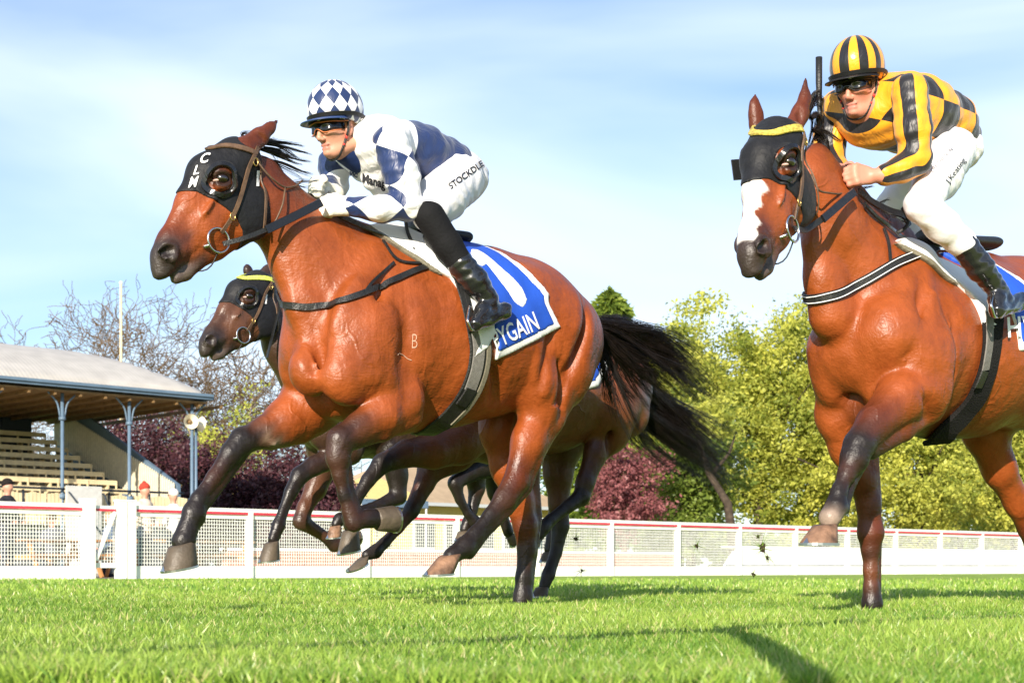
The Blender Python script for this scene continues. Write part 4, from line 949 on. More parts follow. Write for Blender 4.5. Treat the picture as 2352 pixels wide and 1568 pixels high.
def grass(n=380000):
    rg = np.random.default_rng(5)
    y0, y1 = 2.35, 24.0
    # thins out with distance while the blades drawn get wider tufts
    u = rg.random(n); Y = 1/(1/y0+(1/y1-1/y0)*u**1.0); Y = np.where(rg.random(n) < .5, Y, y0+(9-y0)*rg.random(n)**1.3)
    X = (rg.random(n)*2-1)*(Y*.40+.5)
    patch = np.sin(X*2.1+Y*1.3)*.5+np.sin(X*5.3-Y*3.1+1)*.3+np.sin(X*11+Y*9)*.2
    hh = (.046+.013*patch)*rg.uniform(.55, 1.25, n)*(1+.25*(rg.random(n) > .97)); w = .0022*(1+Y*.14)*rg.uniform(.7, 1.4, n)
    az = rg.random(n)*2*math.pi; ln = rg.uniform(.1, .75, n)*hh; la = rg.random(n)*2*math.pi
    wx, wy = np.cos(az)*w, np.sin(az)*w; lx, ly = np.cos(la)*ln, np.sin(la)*ln; z = np.zeros(n)
    base = np.stack([X, Y, z], 1)
    def row(f, wf, zf): return [base+np.stack([lx*f-wx*wf, ly*f-wy*wf, hh*zf], 1), base+np.stack([lx*f+wx*wf, ly*f+wy*wf, hh*zf], 1)]
    r0 = row(0, 1, 0); r1 = row(.35, .85, .6); tip = base+np.stack([lx, ly, hh], 1)
    V = np.stack(r0+r1+[tip], 1).reshape(-1, 3)
    i = np.arange(n)*5
    T = np.concatenate([np.stack([i, i+1, i+3], 1), np.stack([i, i+3, i+2], 1), np.stack([i+2, i+3, i+4], 1)])
    tone = np.clip(.5+.35*patch+rg.normal(size=n)*.3, 0, 1); dry = (rg.random(n) > .93)*1.0
    c = np.repeat(np.stack([tone, dry, tone], 1), 5, axis=0)
    m = bpy.data.materials.new('grass_blades'); m.use_nodes = True; nt = m.node_tree; N = nt.nodes; L = nt.links; N.clear()
    out = N.new('ShaderNodeOutputMaterial'); d = N.new('ShaderNodeBsdfPrincipled'); t = N.new('ShaderNodeBsdfTranslucent'); mx = N.new('ShaderNodeMixShader')
    a = N.new('ShaderNodeAttribute'); a.attribute_name = 'coat'; sp = N.new('ShaderNodeSeparateXYZ'); L.new(a.outputs['Vector'], sp.inputs[0])
    cm = N.new('ShaderNodeMixRGB'); cm.inputs['Color1'].default_value = (.13,.27,.03,1); cm.inputs['Color2'].default_value = (.42,.56,.10,1); L.new(sp.outputs[0], cm.inputs['Fac'])
    c2 = N.new('ShaderNodeMixRGB'); c2.inputs['Color2'].default_value = (.60,.56,.24,1); L.new(sp.outputs[1], c2.inputs['Fac']); L.new(cm.outputs[0], c2.inputs['Color1'])
    L.new(c2.outputs[0], d.inputs['Base Color']); L.new(c2.outputs[0], t.inputs['Color']); d.inputs['Roughness'].default_value = .38; d.inputs['Specular IOR Level'].default_value = .5
    mx.inputs['Fac'].default_value = .4; L.new(d.outputs[0], mx.inputs[1]); L.new(t.outputs[0], mx.inputs[2]); L.new(mx.outputs[0], out.inputs[0])
    o = mesh_obj('grass', V, T, m, None, False, c); o['kind'] = 'stuff'
    tag(o, 'bright green blades of the racecourse turf in the foreground', 'grass')
grass()
# fence frame: a runs right along the fence, b away from the camera
FF = Frame(1401, 35.34, 222.7)
RR = FF.root
m_wpaint = mat('white_paint', (.80,.79,.75), .5, .4, var=.06, vscale=5)
m_red = mat('red_paint', (.55,.045,.07), .5, .4, var=.15, vscale=4)
m_pave = mat('pale_paving', (.42,.36,.27), .9, .2, var=.2, vscale=1.5)
def strip(name, a0, a1, b0, b1, z, mt):
    r = []
    for a, b in ((a0,b0),(a1,b0),(a1,b1),(a0,b1)):
        p = FF.O+FF.u*a+FF.w*b; r.append((p[0], p[1], z))
    o = mesh_obj(name, r, [(0,1,2,3)], mt); o['kind'] = 'structure'; return o
strip('pavement', -30, 60, .1, 26, .004, m_pave)
S_P = 2.4025
def fence():
    r = FF.root('track_fence'); r.scale = (1, 1, 1.10); tag(r, 'long white mesh fence with a red striped top rail beyond the turf', 'fence')
    aL0, aL1 = -22.0, FF.P(197,1250)[0]; aR0, aR1 = FF.P(300,1250)[0], 34*S_P
    for k, (a0, a1) in enumerate(((aL0, aL1), (aR0, aR1))):
        MB().box(((a0+a1)/2, 0, 1.165), (a1-a0, .11, .07)).build('top_rail', m_wpaint, r)
        MB().box(((a0+a1)/2, -.055, 1.115), (a1-a0, .02, .045)).build('red_stripe', m_red, r)
        MB().box(((a0+a1)/2, 0, 1.055), (a1-a0, .06, .07)).build('middle_rail', m_wpaint, r)
        MB().box(((a0+a1)/2, 0, .10), (a1-a0, .05, .22)).build('kick_board', m_wpaint, r)
        mb = MB(); x = a0
        far = min(a1, 30)
        while x < far: mb.box((x, .01, .62), (.013, .006, .80)); x += .056 if x < 8 else .07
        z = .26
        while z < 1.0: mb.box(((a0+far)/2, .004, z), (far-a0, .006, .011)); z += .060
        mb.build('wire_mesh', m_wpaint, r)
    posts = [aL1-5*S_P+.0, aL1-3.6, aL1-1.9]+[-10.0]+[S_P*n for n in range(-3, 34)]
    for p in posts: MB().box((p, -.02, .57), (.10 if p != aL1-1.9 else .04, .12, 1.14)).build('post', m_wpaint, r)
    for p, w in ((aL1+.02, .22), (aR0-.03, .16), (aR0-.21, .16)):
        MB().box((p, -.03, .63), (w, .17, 1.26)).box((p, -.03, 1.27), (w+.02, .19, .03)).build('gate_post', m_wpaint, r)
    g = FF.root('gate'); g.scale = (1, 1, 1.10); tag(g, 'narrow white gate with diagonal brace in the track fence', 'gate')
    a0, a1 = aL1+.14, aR0-.31; m = (a0+a1)/2
    MB().box((m, 0, 1.14), (a1-a0, .06, .08)).build('top_bar', m_wpaint, g); MB().box((m, -.035, 1.11), (a1-a0, .02, .04)).build('red_stripe', m_red, g)
    MB().box((m, 0, .22), (a1-a0, .05, .08)).build('bottom_bar', m_wpaint, g)
    MB().beam((a0+.03, -.03, .3), (a1-.02, -.03, 1.08), .05, .08, up=(0,1,0)).build('brace', m_wpaint, g)
    mb = MB(); x = a0
    while x < a1: mb.box((x, .01, .66), (.011, .006, .86)); x += .056
    z = .3
    while z < 1.08: mb.box((m, .004, z), (a1-a0, .006, .007)); z += .056
    mb.build('wire_mesh', m_wpaint, g)
fence()
# low white hoarding behind the right-hand part of the fence
hp = []; w0 = FF.P(1640, 1308, 1.6)[0]
mb = MB(); seq = [(w0, .10), (w0+.5, .22), (w0+.9, .62), (w0+1.2, .74), (w0+70, .74)]
for (a, z), (c, z2) in zip(seq[:-1], seq[1:]): mb.add([(a,1.6,0),(c,1.6,0),(c,1.6,z2),(a,1.6,z),(a,1.72,0),(c,1.72,0),(c,1.72,z2),(a,1.72,z)], [(0,1,2,3),(5,4,7,6),(3,2,6,7),(0,4,5,1),(1,5,6,2),(4,0,3,7)])
r = FF.root('hoarding'); tag(r, 'low white hoarding with a sloping start behind the fence', 'hoarding'); mb.build('panel', m_wpaint, r); 
MB().box((w0+35, 1.74, .77), (69, .05, .05)).build('cap_rail', m_wpaint, r)
m_brick = mat('pink_brick', (.42,.20,.14), .9, .2, var=.35, vscale=7)
r = FF.root('garden_wall'); tag(r, 'low pink brick garden wall seen through the fence mesh', 'wall'); MB().box((1.2, 6, .3), (16, .3, .6)).build('brickwork', m_brick, r); MB().box((1.2, 6, .63), (16.1, .36, .07)).build('coping', m_wpaint, r)
# ---- grandstand
GF = Frame(440, 50, 222.7)
m_roof = mat('corrugated_roof', (.47,.44,.40), .6, .4, var=.10, vscale=2)
def corrugate(m):
    nt = m.node_tree; N = nt.nodes; L = nt.links; b = N['Principled BSDF']; tc = N.new('ShaderNodeTexCoord'); w = N.new('ShaderNodeTexWave'); w.bands_direction = 'X'; w.inputs['Scale'].default_value = 2.2
    bp = N.new('ShaderNodeBump'); bp.inputs['Strength'].default_value = .18; bp.inputs['Distance'].default_value = .03; L.new(tc.outputs['Object'], w.inputs[0]); L.new(w.outputs[0], bp.inputs['Height']); L.new(bp.outputs[0], b.inputs['Normal'])
corrugate(m_roof)
m_bluep = mat('slate_blue_paint', (.11,.17,.24), .5, .4, var=.12, vscale=3)
m_timb = mat('varnished_timber', (.20,.12,.05), .6, .3, var=.3, vscale=5)
m_cream = mat('cream_paint', (.66,.55,.34), .6, .3, var=.12, vscale=3)
m_glass = mat('window_glass', (.62,.72,.82), .06, .8, metal=1)
m_dark = mat('dark_paint', (.025,.035,.05), .6, .3)
def grandstand():
    r = GF.root('grandstand'); tag(r, 'old grandstand with a curved grey roof, blue posts and cream benches', 'grandstand')
    zE = GF.P(440, 917, 0)[2]; aE = GF.P(478, 920, -.3)[0]
    # roof: a height field rounding down to the front eave and the right-hand end
    A = np.concatenate([np.linspace(-14, aE-5, 6), np.linspace(aE-4.6, aE, 16)]); B = np.linspace(-.5, 9.5, 24); V = []
    def rz(a, b):
        t = min(1, (b+.5)/5.0, (9.5-b)/5.0); u = min(1, (aE-a)/4.2); g = lambda q: math.sin(max(0, q)*math.pi/2)**.85
        return zE+.12+1.7*min(g(t), g(u))
    for a in A:
        for b in B: V.append((a, b, rz(a, b)))
    nb = len(B); Fc = [(i*nb+j, (i+1)*nb+j, (i+1)*nb+j+1, i*nb+j+1) for i in range(len(A)-1) for j in range(nb-1)]
    ro = mesh_obj('roof', V, Fc, m_roof, r, True); md = ro.modifiers.new('s', 'SOLIDIFY'); md.thickness = .06
    MB().box(((-14+aE)/2, -.54, zE+.05), (aE+14, .10, .16)).box((aE+.03, 4.5, zE+.05), (.10, 10.1, .16)).box(((-14+aE)/2, -.60, zE+.10), (aE+14, .14, .09)).build('gutter', m_bluep, r)
    mb = MB().box(((-14+aE)/2, 4.4, zE-.12), (aE+13.8, 9.6, .05))
    mb.build('ceiling', m_timb, r)
    for k in range(18): MB().box((-13.5+k*.85, 4.4, zE-.2), (.07, 9.5, .11)).build('ceiling_beam', m_timb, r)
    for px in (441, 297, 143, -25):
        a = GF.P(px, 1000, 0)[0]
        p = MB().tube([(a,0,0),(a,0,1.0),(a,0,zE-.05)], [.066,.058,.055], 12).tube([(a,0,zE-1.0),(a,0,zE-.9)], .11, 12).tube([(a,0,2.35),(a,0,2.5)], .12, 12).build('post', m_bluep, r, True)
        for s_ in (-1, 1):
            b = [(a+s_*.07,0,zE-.9),(a+s_*.16,0,zE-.45),(a+s_*.5,0,zE-.12)]
            MB().tube(smooth_pts(resample(b, .1), 1), .03, 6).build('bracket', m_bluep, p, True)
    a = GF.P(450, 1000, 0)[0]; MB().tube([(a+.0,.0,zE-.6),(a,.0,1.1),(a+.2,0,.8)], .05, 8).build('downpipe', m_bluep, r, True)
    # stepped seating, rising to the back
    zf = 2.0; n = 8; aR = GF.P(330, 1100, 1)[0]
    mb = MB()
    for k in range(n): mb.box(((-14+aR)/2, 1.2+k*.9+ (9-1.2-k*.9)/2, zf+.33*k-.17), (aR+14, 9-1.2-k*.9, .33))
    mb.build('terrace_steps', mat('grey_timber_steps', (.30,.26,.20), .8, .2, var=.2, vscale=3), r)
    for k in range(n):
        b = 1.45+k*.9; z = zf+.33*k; ar = aR-.15-.0*k; al = -14
        p = MB().box(((al+ar)/2, b, z+.42), (ar-al, .30, .045)).box(((al+ar)/2, b+.24, z+.74), (ar-al, .035, .16))
        x = al
        while x < ar: p.box((x, b, z+.21), (.06, .26, .40)).box((x, b+.22, z+.55), (.05, .04, .5)); x += 1.05
        p.build('bench', m_cream, r)
    # sloping side wall with pickets, blue outside
    a1 = aR+.75; top = [(a1, 0.1, zf+.95), (a1, 9.0, zf+1.75+.33*9.2)]
    V = [(a1,.1,0),(a1,9,0),top[1],top[0],(a1+.12,.1,0),(a1+.12,9,0),(a1+.12,9,top[1][2]),(a1+.12,.1,top[0][2])]
    mesh_obj('side_wall', V, [(0,1,2,3),(5,4,7,6),(3,2,6,7),(1,5,6,2),(4,0,3,7)], m_bluep, r)
    mb = MB()
    for k in range(62):
        b = .2+k*.143; z = zf+1.05+.33*(b/.9)-.35; mb.box((a1-.09, b, z-.45), (.03, .085, 1.3)).box((a1-.09, b, z+.22), (.02, .05, .06))
    mb.build('side_pickets', mat('cream_pickets', (.72,.66,.50), .6, .3, var=.1), r)
    # front balustrade with picket panels and a metal rail
    zr = GF.P(200, 1124, -.2)[2]
    MB().tube([(-14,-.15,zr),(a1+.1,-.15,zr)], .035, 8).build('front_railing', m_dark, r, True)
    x = -13.8; k = 0
    while x < a1-.1:
        mb = MB()
        for j in range(5): mb.box((x+.1+j*.125, -.02, zr-.62), (.11, .03, 1.0-.04*abs(j-2)))
        mb.build('picket_panel', m_cream, r); MB().box((x-.03, -.03, zr-.6), (.05, .06, 1.1)).build('baluster', m_dark if k % 2 else m_cream, r); x += .72; k += 1
    MB().box(((-14+a1)/2, .1, .7), (a1+14, .2, 1.35)).build('base_wall', mat('dark_weatherboard', (.06,.07,.08), .8, .2, var=.2), r)
    p0 = GF.P(152, 1100, -.3); p1 = GF.P(232, 1100, -.3); MB().box(((p0[0]+p1[0])/2, -.3, (zr+.1)/2), (p1[0]-p0[0], .12, zr+.1)).build('white_door_panel', mat('grey_white_panel', (.50,.50,.47), .6, .3, var=.1), r)
    for x0, x1 in ((152, 232), (232, 262)):
        q0 = GF.P(x0+6, 1132, -.4); q1 = GF.P(x1, 1170, -.4); MB().tube([(q0[0],-.4,zr-.1),(q1[0]+.3,-.42,.9)], .025, 6).build('stair_rail', m_dark, r, True)
    # windows across the back
    zb = zf+.33*n
    MB().box(((-14+aR)/2-.4, 9.1, zb+.1), (aR+13.2, .15, 1.0)).build('back_wall', m_cream, r)
    x = -14
    while x < aR-1.6:
        w = MB().box((x, 9.05, zb+1.2), (.10, .12, 2.2)).box((x+.75, 9.05, zb+1.25), (1.5, .09, .08)).build('window_frame', m_bluep, r); MB().box((x+.75, 9.1, zb+1.2), (1.4, .02, 2.0)).build('pane', m_glass, w); x += 1.5
    MB().box((aR-1.0, 8.8, zb+.9), (1.1, .6, 3.0)).build('corner_column', m_dark, r)
    # loudspeakers on the end post
    a = GF.P(437, 970, -.3)[0]; z = GF.P(437, 970, -.3)[2]
    for s_, d, nm in ((-1, Vector((-.25,-1,0)), 'round white loudspeaker facing the track on the end post of the stand'), (1, Vector((1,.1,-.05)), 'white horn loudspeaker pointing right on the end post of the stand')):
        q = empty('loudspeaker', tuple(GF.O+GF.u*(a+.05*s_)+GF.w*(-.3))+(z,), GF.rz); tag(q, nm, 'loudspeaker')
        d.normalize(); c0 = Vector((s_*.04,0,0)); m_ = mat('speaker_white_paint', (.78,.72,.55), .5) if s_ < 0 else bpy.data.materials['speaker_white_paint']
        MB().tube([c0, c0+d*.10, c0+d*.22, c0+d*.34, c0+d*.36], [.06,.07,.12,.24,.25], 20, False).build('horn', m_, q, True); MB().tube([c0-d*.12, c0+d*.02], [.07,.08], 14).build('driver', m_, q, True); MB().tube([c0+d*.1, c0+d*.26, c0+d*.3],[.05,.07,.03],12).build('centre_cone', m_timb, q, True)
grandstand()
p = at(278, 1290, 78); r = empty('flagpole', (p.x, p.y, 0)); tag(r, 'tall thin white flagpole behind the grandstand roof', 'flagpole')
zt = at(278, 652, 78).z; MB().tube([(0,0,0),(0,0,zt)], [.10,.06], 10).build('pole', m_cream, r, True); ball('finial', (0,0,zt+.05), (.1,.1,.1), m_wpaint, r, 10, 8)
# ---- clubroom building seen under the horses
BF = Frame(1000, 72, 222.7)
m_tile = mat('beige_roof', (.42,.31,.20), .8, .2, var=.12, vscale=2); m_yel = mat('yellow_wall', (.62,.50,.20), .8, .2, var=.08)
r = BF.root('clubroom'); tag(r, 'low yellow clubroom with a broad beige hipped roof behind the fence', 'building')
e = BF.P(1000, 1158, 0)[2]; t = BF.P(1000, 1052, 4)[2]; a0 = BF.P(905, 1158, 0)[0]; a1 = BF.P(1290, 1175, 0)[0]
mesh_obj('roof', [(a0-.5,-.6,e),(a1+.5,-.6,e),(a1+.5,9,e),(a0-.5,9,e),(a0+3.5,4,t),(a1-3.5,4,t)], [(0,1,5,4),(1,2,5),(2,3,4,5),(3,0,4),(3,2,1,0)], m_tile, r)
MB().box(((a0+a1)/2, -.62, e-.02), (a1-a0+1.1, .12, .16)).build('gutter', mat('pale_gutter', (.45,.48,.5), .5), r)
MB().box(((a0+a1)/2, 4, e/2), (a1-a0, 8, e-.02)).build('wall', m_yel, r)
for k in range(5):
    x = a0+1.2+k*(a1-a0-1.5)/5; w = MB().box((x+.6, -.03, e*.55), (1.3, .08, e*.45)).build('window', m_wpaint, r); MB().box((x+.6, -.075, e*.55), (1.15, .03, e*.38)).build('pane', m_dark, w)
r = BF.root('marquee'); tag(r, 'small yellow and blue marquee beside the clubroom roof', 'marquee')
c = BF.P(850, 1100, -6); s = 1.7; zt = BF.P(840,1085,-6)[2]; ze = BF.P(840,1150,-6)[2]
mesh_obj('canopy', [(c[0]-s,-6-s,ze),(c[0]+s,-6-s,ze),(c[0]+s,-6+s,ze),(c[0]-s,-6+s,ze),(c[0],-6,zt)], [(0,1,4),(1,2,4),(2,3,4),(3,0,4),(3,2,1,0)], m_yel, r)
MB().box((c[0], -6-s, ze-.15), (2*s, .04, .3)).box((c[0]+s, -6, ze-.15), (.04, 2*s, .3)).build('valance', m_bluep, r)
for sx in (-1, 1):
    for sy in (-1, 1): MB().tube([(c[0]+sx*s*.97, -6+sy*s*.97, 0), (c[0]+sx*s*.97, -6+sy*s*.97, ze)], .04, 6).build('pole', m_wpaint, r)
# ---- trees
L_yel = leaf_mat('yellow_green_leaves', (.15,.21,.028), (.72,.70,.13), .45); L_pur = leaf_mat('purple_leaves', (.035,.012,.018), (.13,.045,.055), .2)
L_red = leaf_mat('red_plum_leaves', (.12,.035,.04), (.36,.13,.13), .3); L_grn = leaf_mat('green_leaves', (.06,.11,.015), (.26,.33,.05)); L_con = leaf_mat('conifer_leaves', (.02,.045,.012), (.09,.12,.03), .15)
def gxy(px, d): q = at(px, HY, d); return (q.x, q.y, 0)
def hh(py, d): return CAMZ+(HY-py)*d/F
TG = 'yellow-green spring trees beyond the fence'
tree('broad yellow-green tree right of the tails, tallest of the row', 'tree', gxy(1740, 85), hh(715, 85), 4.7, L_yel, 11, 380, 120, .135, TG, .3, clump=.125, hollow=.3, cz=.56, ch=.46)
tree('slim yellow-green tree between the tails and the conifer', 'tree', gxy(1560, 92), hh(740, 92), 3.3, L_yel, 12, 330, 95, .14, TG, .25, clump=.14, cz=.58, ch=.42)
tree('yellow-green tree rising right behind the tail of the leader', 'tree', gxy(1482, 99), hh(755, 99)*1.03, 3.4, L_yel, 18, 330, 95, .15, TG, .25, clump=.17, cz=.58, ch=.42)
tree('yellow-green tree directly behind the right-hand horse\'s chest', 'tree', gxy(1890, 88), hh(718, 88), 4.0, L_yel, 13, 320, 110, .135, TG, .3, clump=.13, cz=.56, ch=.46)
tree('olive-green tree seen beneath the belly of the right-hand horse', 'tree', gxy(2110, 80), hh(930, 80), 3.6, L_yel, 14, 240, 90, .13, TG, .25, clump=.16, cz=.55, ch=.45)
tree('yellow-green tree at the far right edge of the picture', 'tree', gxy(2330, 84), hh(900, 84), 3.8, L_yel, 15, 240, 90, .13, TG, .25, clump=.16, cz=.55, ch=.45)
tree('tall yellow-green tree hidden mostly by the right-hand horse', 'tree', gxy(2200, 100), hh(860, 100), 5, L_yel, 16, 200, 55, .2, TG, .3, cz=.55, ch=.45)
tree('round plum-red tree just right of the second horse', 'tree', gxy(1432, 62), hh(985, 62), 1.75, L_red, 21, 190, 60, .085, None, .14, m_barkl, .56, .42, name='plum_tree', hollow=.2, clump=.17)
tree('bushy mid-green tree between the plum-red tree and the leaning trunk', 'tree', gxy(1585, 66), hh(915, 66), 2.2, L_grn, 22, 230, 60, .11, None, .2, cz=.52, ch=.46, hollow=.2, clump=.17)
tree('dark green shrubby tree low behind the plum-red tree', 'tree', gxy(1500, 74), hh(1000, 74), 2.2, L_grn, 23, 150, 50, .12, None, .2, cz=.5, ch=.45, hollow=.2)
# conifer: tiers of drooping sprays
def conifer(px, d, pyt, cw, seed, label):
    r = empty('conifer', gxy(px, d)); tag(r, label, 'tree'); rg = np.random.default_rng(seed); h = hh(pyt, d); P = []
    n = 14000; th = rg.random(n)*6.283; t = rg.random(n)**.8; z = h*(1-t*.85); rad = cw*t**.6*(.75+.25*np.sin(t*40+th*2))*np.sqrt(rg.random(n))
    C = np.stack([rad*np.cos(th), rad*np.sin(th), z-rad*.25], 1); s = .28*rg.uniform(.5,1.3,n)[:, None]
    a = np.stack([np.cos(th), np.sin(th), -.2+rg.normal(size=n)*.5], 1); b = rg.normal(size=(n,3)); b = np.cross(a, b); b /= np.linalg.norm(b,axis=1)[:, None]
    V = np.stack([C-a*s, C-b*s*.4, C+a*s, C+b*s*.4], 1).reshape(-1,3)
    mesh_obj('crown', V, np.arange(n*4).reshape(n,4), L_grn if seed == 1 else L_con, r, False, np.repeat(rg.random(n), 4)[:, None]*np.ones((1,3))); MB().tube([(0,0,0),(0,0,h*.9)], [.35,.05], 8).build('trunk', m_bark, r, True)
conifer(1402, 98, 664, 8.0, 1, 'green conifer rising above the leading horse\'s tail')
# leaning dark trunk
r = empty('leaning_tree', gxy(1692, 60)); tag(r, 'dark leaning tree trunk behind the fence under the yellow-green trees', 'tree'); sc = 60/F
MB().tube([(0,0,-.1), (-.35,0,hh(1150,60)-.1), (-1.1,.1,hh(1085,60)), (-1.5,.2,hh(1010,60))], [.24,.17,.14,.06], 9).tube([(-1.0,.1,hh(1090,60)), (-.3,0,hh(1040,60)), (0,0,hh(990,60))], [.09,.06,.03], 7).build('trunk', m_bark, r, True)
leaf_cloud('crown', (-1.0,.2,hh(960,60)), (1.5,1.2,.9), 60, 40, .10, L_yel, r, 31)
# hedge-like purple trees
PG = 'dark purple-leaved trees'
for k, (px, d, py, cw, lab) in enumerate(((292, 66, 915, 1.5, 'dark purple-leaved tree behind the left post of the grandstand'), (375, 64, 905, 1.5, 'dark purple-leaved tree behind the loudspeakers'), (470, 62, 990, 1.4, 'dark purple-leaved tree right of the grandstand end'), (560, 60, 1015, 1.6, 'dark purple-leaved tree left of the leader\'s reaching foreleg knee'), (650, 58, 1010, 1.5, 'dark purple-leaved tree between the leader\'s forelegs'), (740, 60, 1040, 1.4, 'dark purple-leaved tree right of the folded foreleg'))):
    tree(lab, 'tree', gxy(px, d), hh(py, d), cw, L_pur, 41+k, 210, 60, .085, PG, .12, cz=.50, ch=.52, name='purple_tree', hollow=.1, clump=.20)
tree('sparse yellow-green tree beside the loudspeakers', 'tree', gxy(545, 76), hh(905, 76), 2.0, L_yel, 51, 60, 36, .10, None, .2, m_barkl, .68, .30, hollow=.3, clump=.2)
tree('sparse yellow-green tree behind the end of the grandstand roof', 'tree', gxy(455, 80), hh(925, 80), 2.2, L_yel, 52, 60, 34, .10, None, .2, m_barkl, .66, .30, hollow=.3, clump=.2)
BG = 'leafless oaks behind the grandstand'
bare_tree('leafless oak on the left with a forked crown above the grandstand roof', gxy(150, 88), hh(630, 88), 3, (-.05,0,1), .60, BG, .42)
bare_tree('leafless oak behind the flagpole, lower than its neighbour', gxy(350, 90), hh(690, 90), 8, (.12,0,1), .72, BG, .40)
bare_tree('leafless oak at the left edge of the picture', gxy(-60, 92), hh(690, 92), 12, (.1,0,1), .66, BG, .36)
bare_tree('leafless oak nearest the dark horse\'s head, behind the roof end', gxy(430, 96), hh(760, 96)*.9, 23, (.15,0,1), .75, BG, .3)
# distant wood closing the horizon
rg = np.random.default_rng(77)
for nm, y, n, lab in (('far_wood', 190, 26000, 'hazy green wood closing the horizon'),):
    X = rg.uniform(-110, 130, n); hgt = 6.5+2.2*np.sin(X*.13)+1.6*np.sin(X*.31+2)+.8*np.sin(X*.9); Z = hgt*np.sqrt(rg.random(n)); Yv = y+rg.normal(size=n)*4-Z*.3
    C = np.stack([X, Yv, Z], 1); s = .75*rg.uniform(.5,1.3,n)[:, None]; a = rg.normal(size=(n,3)); a /= np.linalg.norm(a,axis=1)[:, None]; b = np.cross(a, rg.normal(size=(n,3))); b /= np.linalg.norm(b,axis=1)[:, None]
    o = mesh_obj('distant_wood', np.stack([C-a*s, C-b*s*.6, C+a*s, C+b*s*.6], 1).reshape(-1,3), np.arange(n*4).reshape(n,4), L_grn, None, False, np.repeat(rg.random(n), 4)[:, None]*np.ones((1,3))); tag(o, lab, 'wood', None, 'stuff')

# running rail on the camera's side: it stands behind and beside the camera, its shadow crosses the turf
r = empty('running_rail', (0,0,0)); tag(r, 'white running rail on curved posts along the near side of the track', 'rail')
un = np.array([.735,.678]); A0 = np.array([.05,1.5])
MB().tube([(*(A0+un*s_), 1.1) for s_ in np.linspace(-14, 16, 31)], .027, 12).build('rail_tube', m_wpaint, r, True)
back = np.array([.678,-.735])
for k in (-8.65, -4.45, -0.22, 8.1):
    q = A0+un*k; MB().tube(smooth_pts(resample([(*(q+back*1.26-un*.77), -.1), (*(q+back*1.22-un*.75), .25), (*(q+back*.6-un*.40), .78), (*(q+back*.15-un*.05), 1.03), (*q, 1.08)], .06), 3), .038, 10).build('post', m_wpaint, r, True)
# spectators
SKIN_S = (.52,.25,.17)
m_skin = coat_mat('skin', rough=.45, spec=.4, fur=.05, mott=.08, coat=0, musc=.2)
def spectator(px, ptop, d, h, coat_c, skin, hat, label, face=0, hatc=None, seated=False, legs=(.03,.035,.06)):
    p = at(px, HY, d); r = empty('person', (p.x, p.y, 0), face); tag(r, label, 'spectator', 'spectators behind the track fence'); k = h/1.75; f = Field(); g = Field(); l = Field()
    def R(F_, a, b, r0, r1, c): F_.p.append(RC(np.array(a)*k, np.array(b)*k, r0*k, r1*k, 1, .03, c, c))
    zs = -.42 if seated else 0
    f.p.append(EL_(np.array([0,0,1.64+zs])*k, np.array([.098,.078,.115])*k, 0, 0, .02, skin)); f.p.append(EL_(np.array([.095,0,1.62+zs])*k, np.array([.02,.014,.022])*k, 0, 0, .01, skin)); R(f, (0,0,1.52+zs), (-.02,0,1.42+zs), .055, .07, skin)
    for s_ in (1,-1): f.p.append(EL_(np.array([0,.078*s_,1.63+zs])*k, np.array([.02,.012,.03])*k, 0, 0, .008, skin))
    R(f, (0,0,1.3+zs), (0,0,1.0+zs), .13, .13, skin)
    for s_ in (1,-1):
        R(g, (-.01,.16*s_,1.38+zs), (.02,.24*s_,1.10+zs), .065, .05, coat_c); R(g, (.02,.24*s_,1.10+zs), (.2,.16*s_,1.0+zs), .05, .042, coat_c); R(f, (.2,.16*s_,1.0+zs), (.28,.12*s_,1.0+zs), .035, .03, skin)
        if seated: R(l, (0,.1*s_,.52), (.42,.11*s_,.52), .085, .065, legs); R(l, (.42,.11*s_,.52), (.42,.11*s_,.08), .06, .045, legs); R(l, (.4,.11*s_,.05), (.56,.12*s_,.04), .045, .04, legs)
        else: R(l, (0,.09*s_,.92), (.01,.10*s_,.5), .09, .065, legs); R(l, (.01,.10*s_,.5), (-.01,.11*s_,.08), .06, .045, legs); R(l, (-.03,.11*s_,.05), (.14,.12*s_,.04), .045, .04, legs)
    R(g, (-.01,0,1.36+zs), (0,0,.95+zs), .145, .15, coat_c); R(g, (0,.07,1.3+zs), (0,-.07,1.3+zs), .13, .13, coat_c)
    field_obj('body', f, .018, m_skin, r); mc = mat('spectator_coat', coat_c, .8, .2, bump=.4, bscale=12); field_obj('coat', g, .022, mc, r, colors=False); field_obj('trousers', l, .022, mat('spectator_trousers', legs, .8, .2), r, colors=False)
    if hat: q = Field(); q.p.append(EL_(np.array([-.01,0,1.70+zs])*k, np.array([.112,.094,.10])*k, 0, 0, .02)); q.post = lambda P, d_: np.maximum(d_, (1.665+zs)*k-P[:,2]-.25*P[:,0]*(-1)); field_obj(hat, q, .012, mat('hat_wool' if hat == 'beanie' else 'spectator_hair', hatc, .9, .2, bump=.5, bscale=60), r, colors=False)
    if hat == 'beanie': ball('pompom', (-.02*k,0,(1.80+zs)*k), (.035,.035,.03), bpy.data.materials['hat_wool'], r, 10, 8)
    return r
spectator(333, 1128, 28.2, 1.76, (.62,.50,.40), SKIN_S, 'beanie', 'spectator in a red beanie and pale jacket behind the track fence', -.4, (.45,.05,.03))
spectator(398, 1145, 28.8, 1.68, (.66,.62,.60), SKIN_S, 'hat', 'spectator in a pale hat standing right of the red beanie', 2.6, (.70,.62,.58))
spectator(18, 1112, 27.2, 1.78, (.02,.022,.028), SKIN_S, 'hair', 'dark-haired spectator in a black coat at the left edge', -.3, (.015,.011,.01))
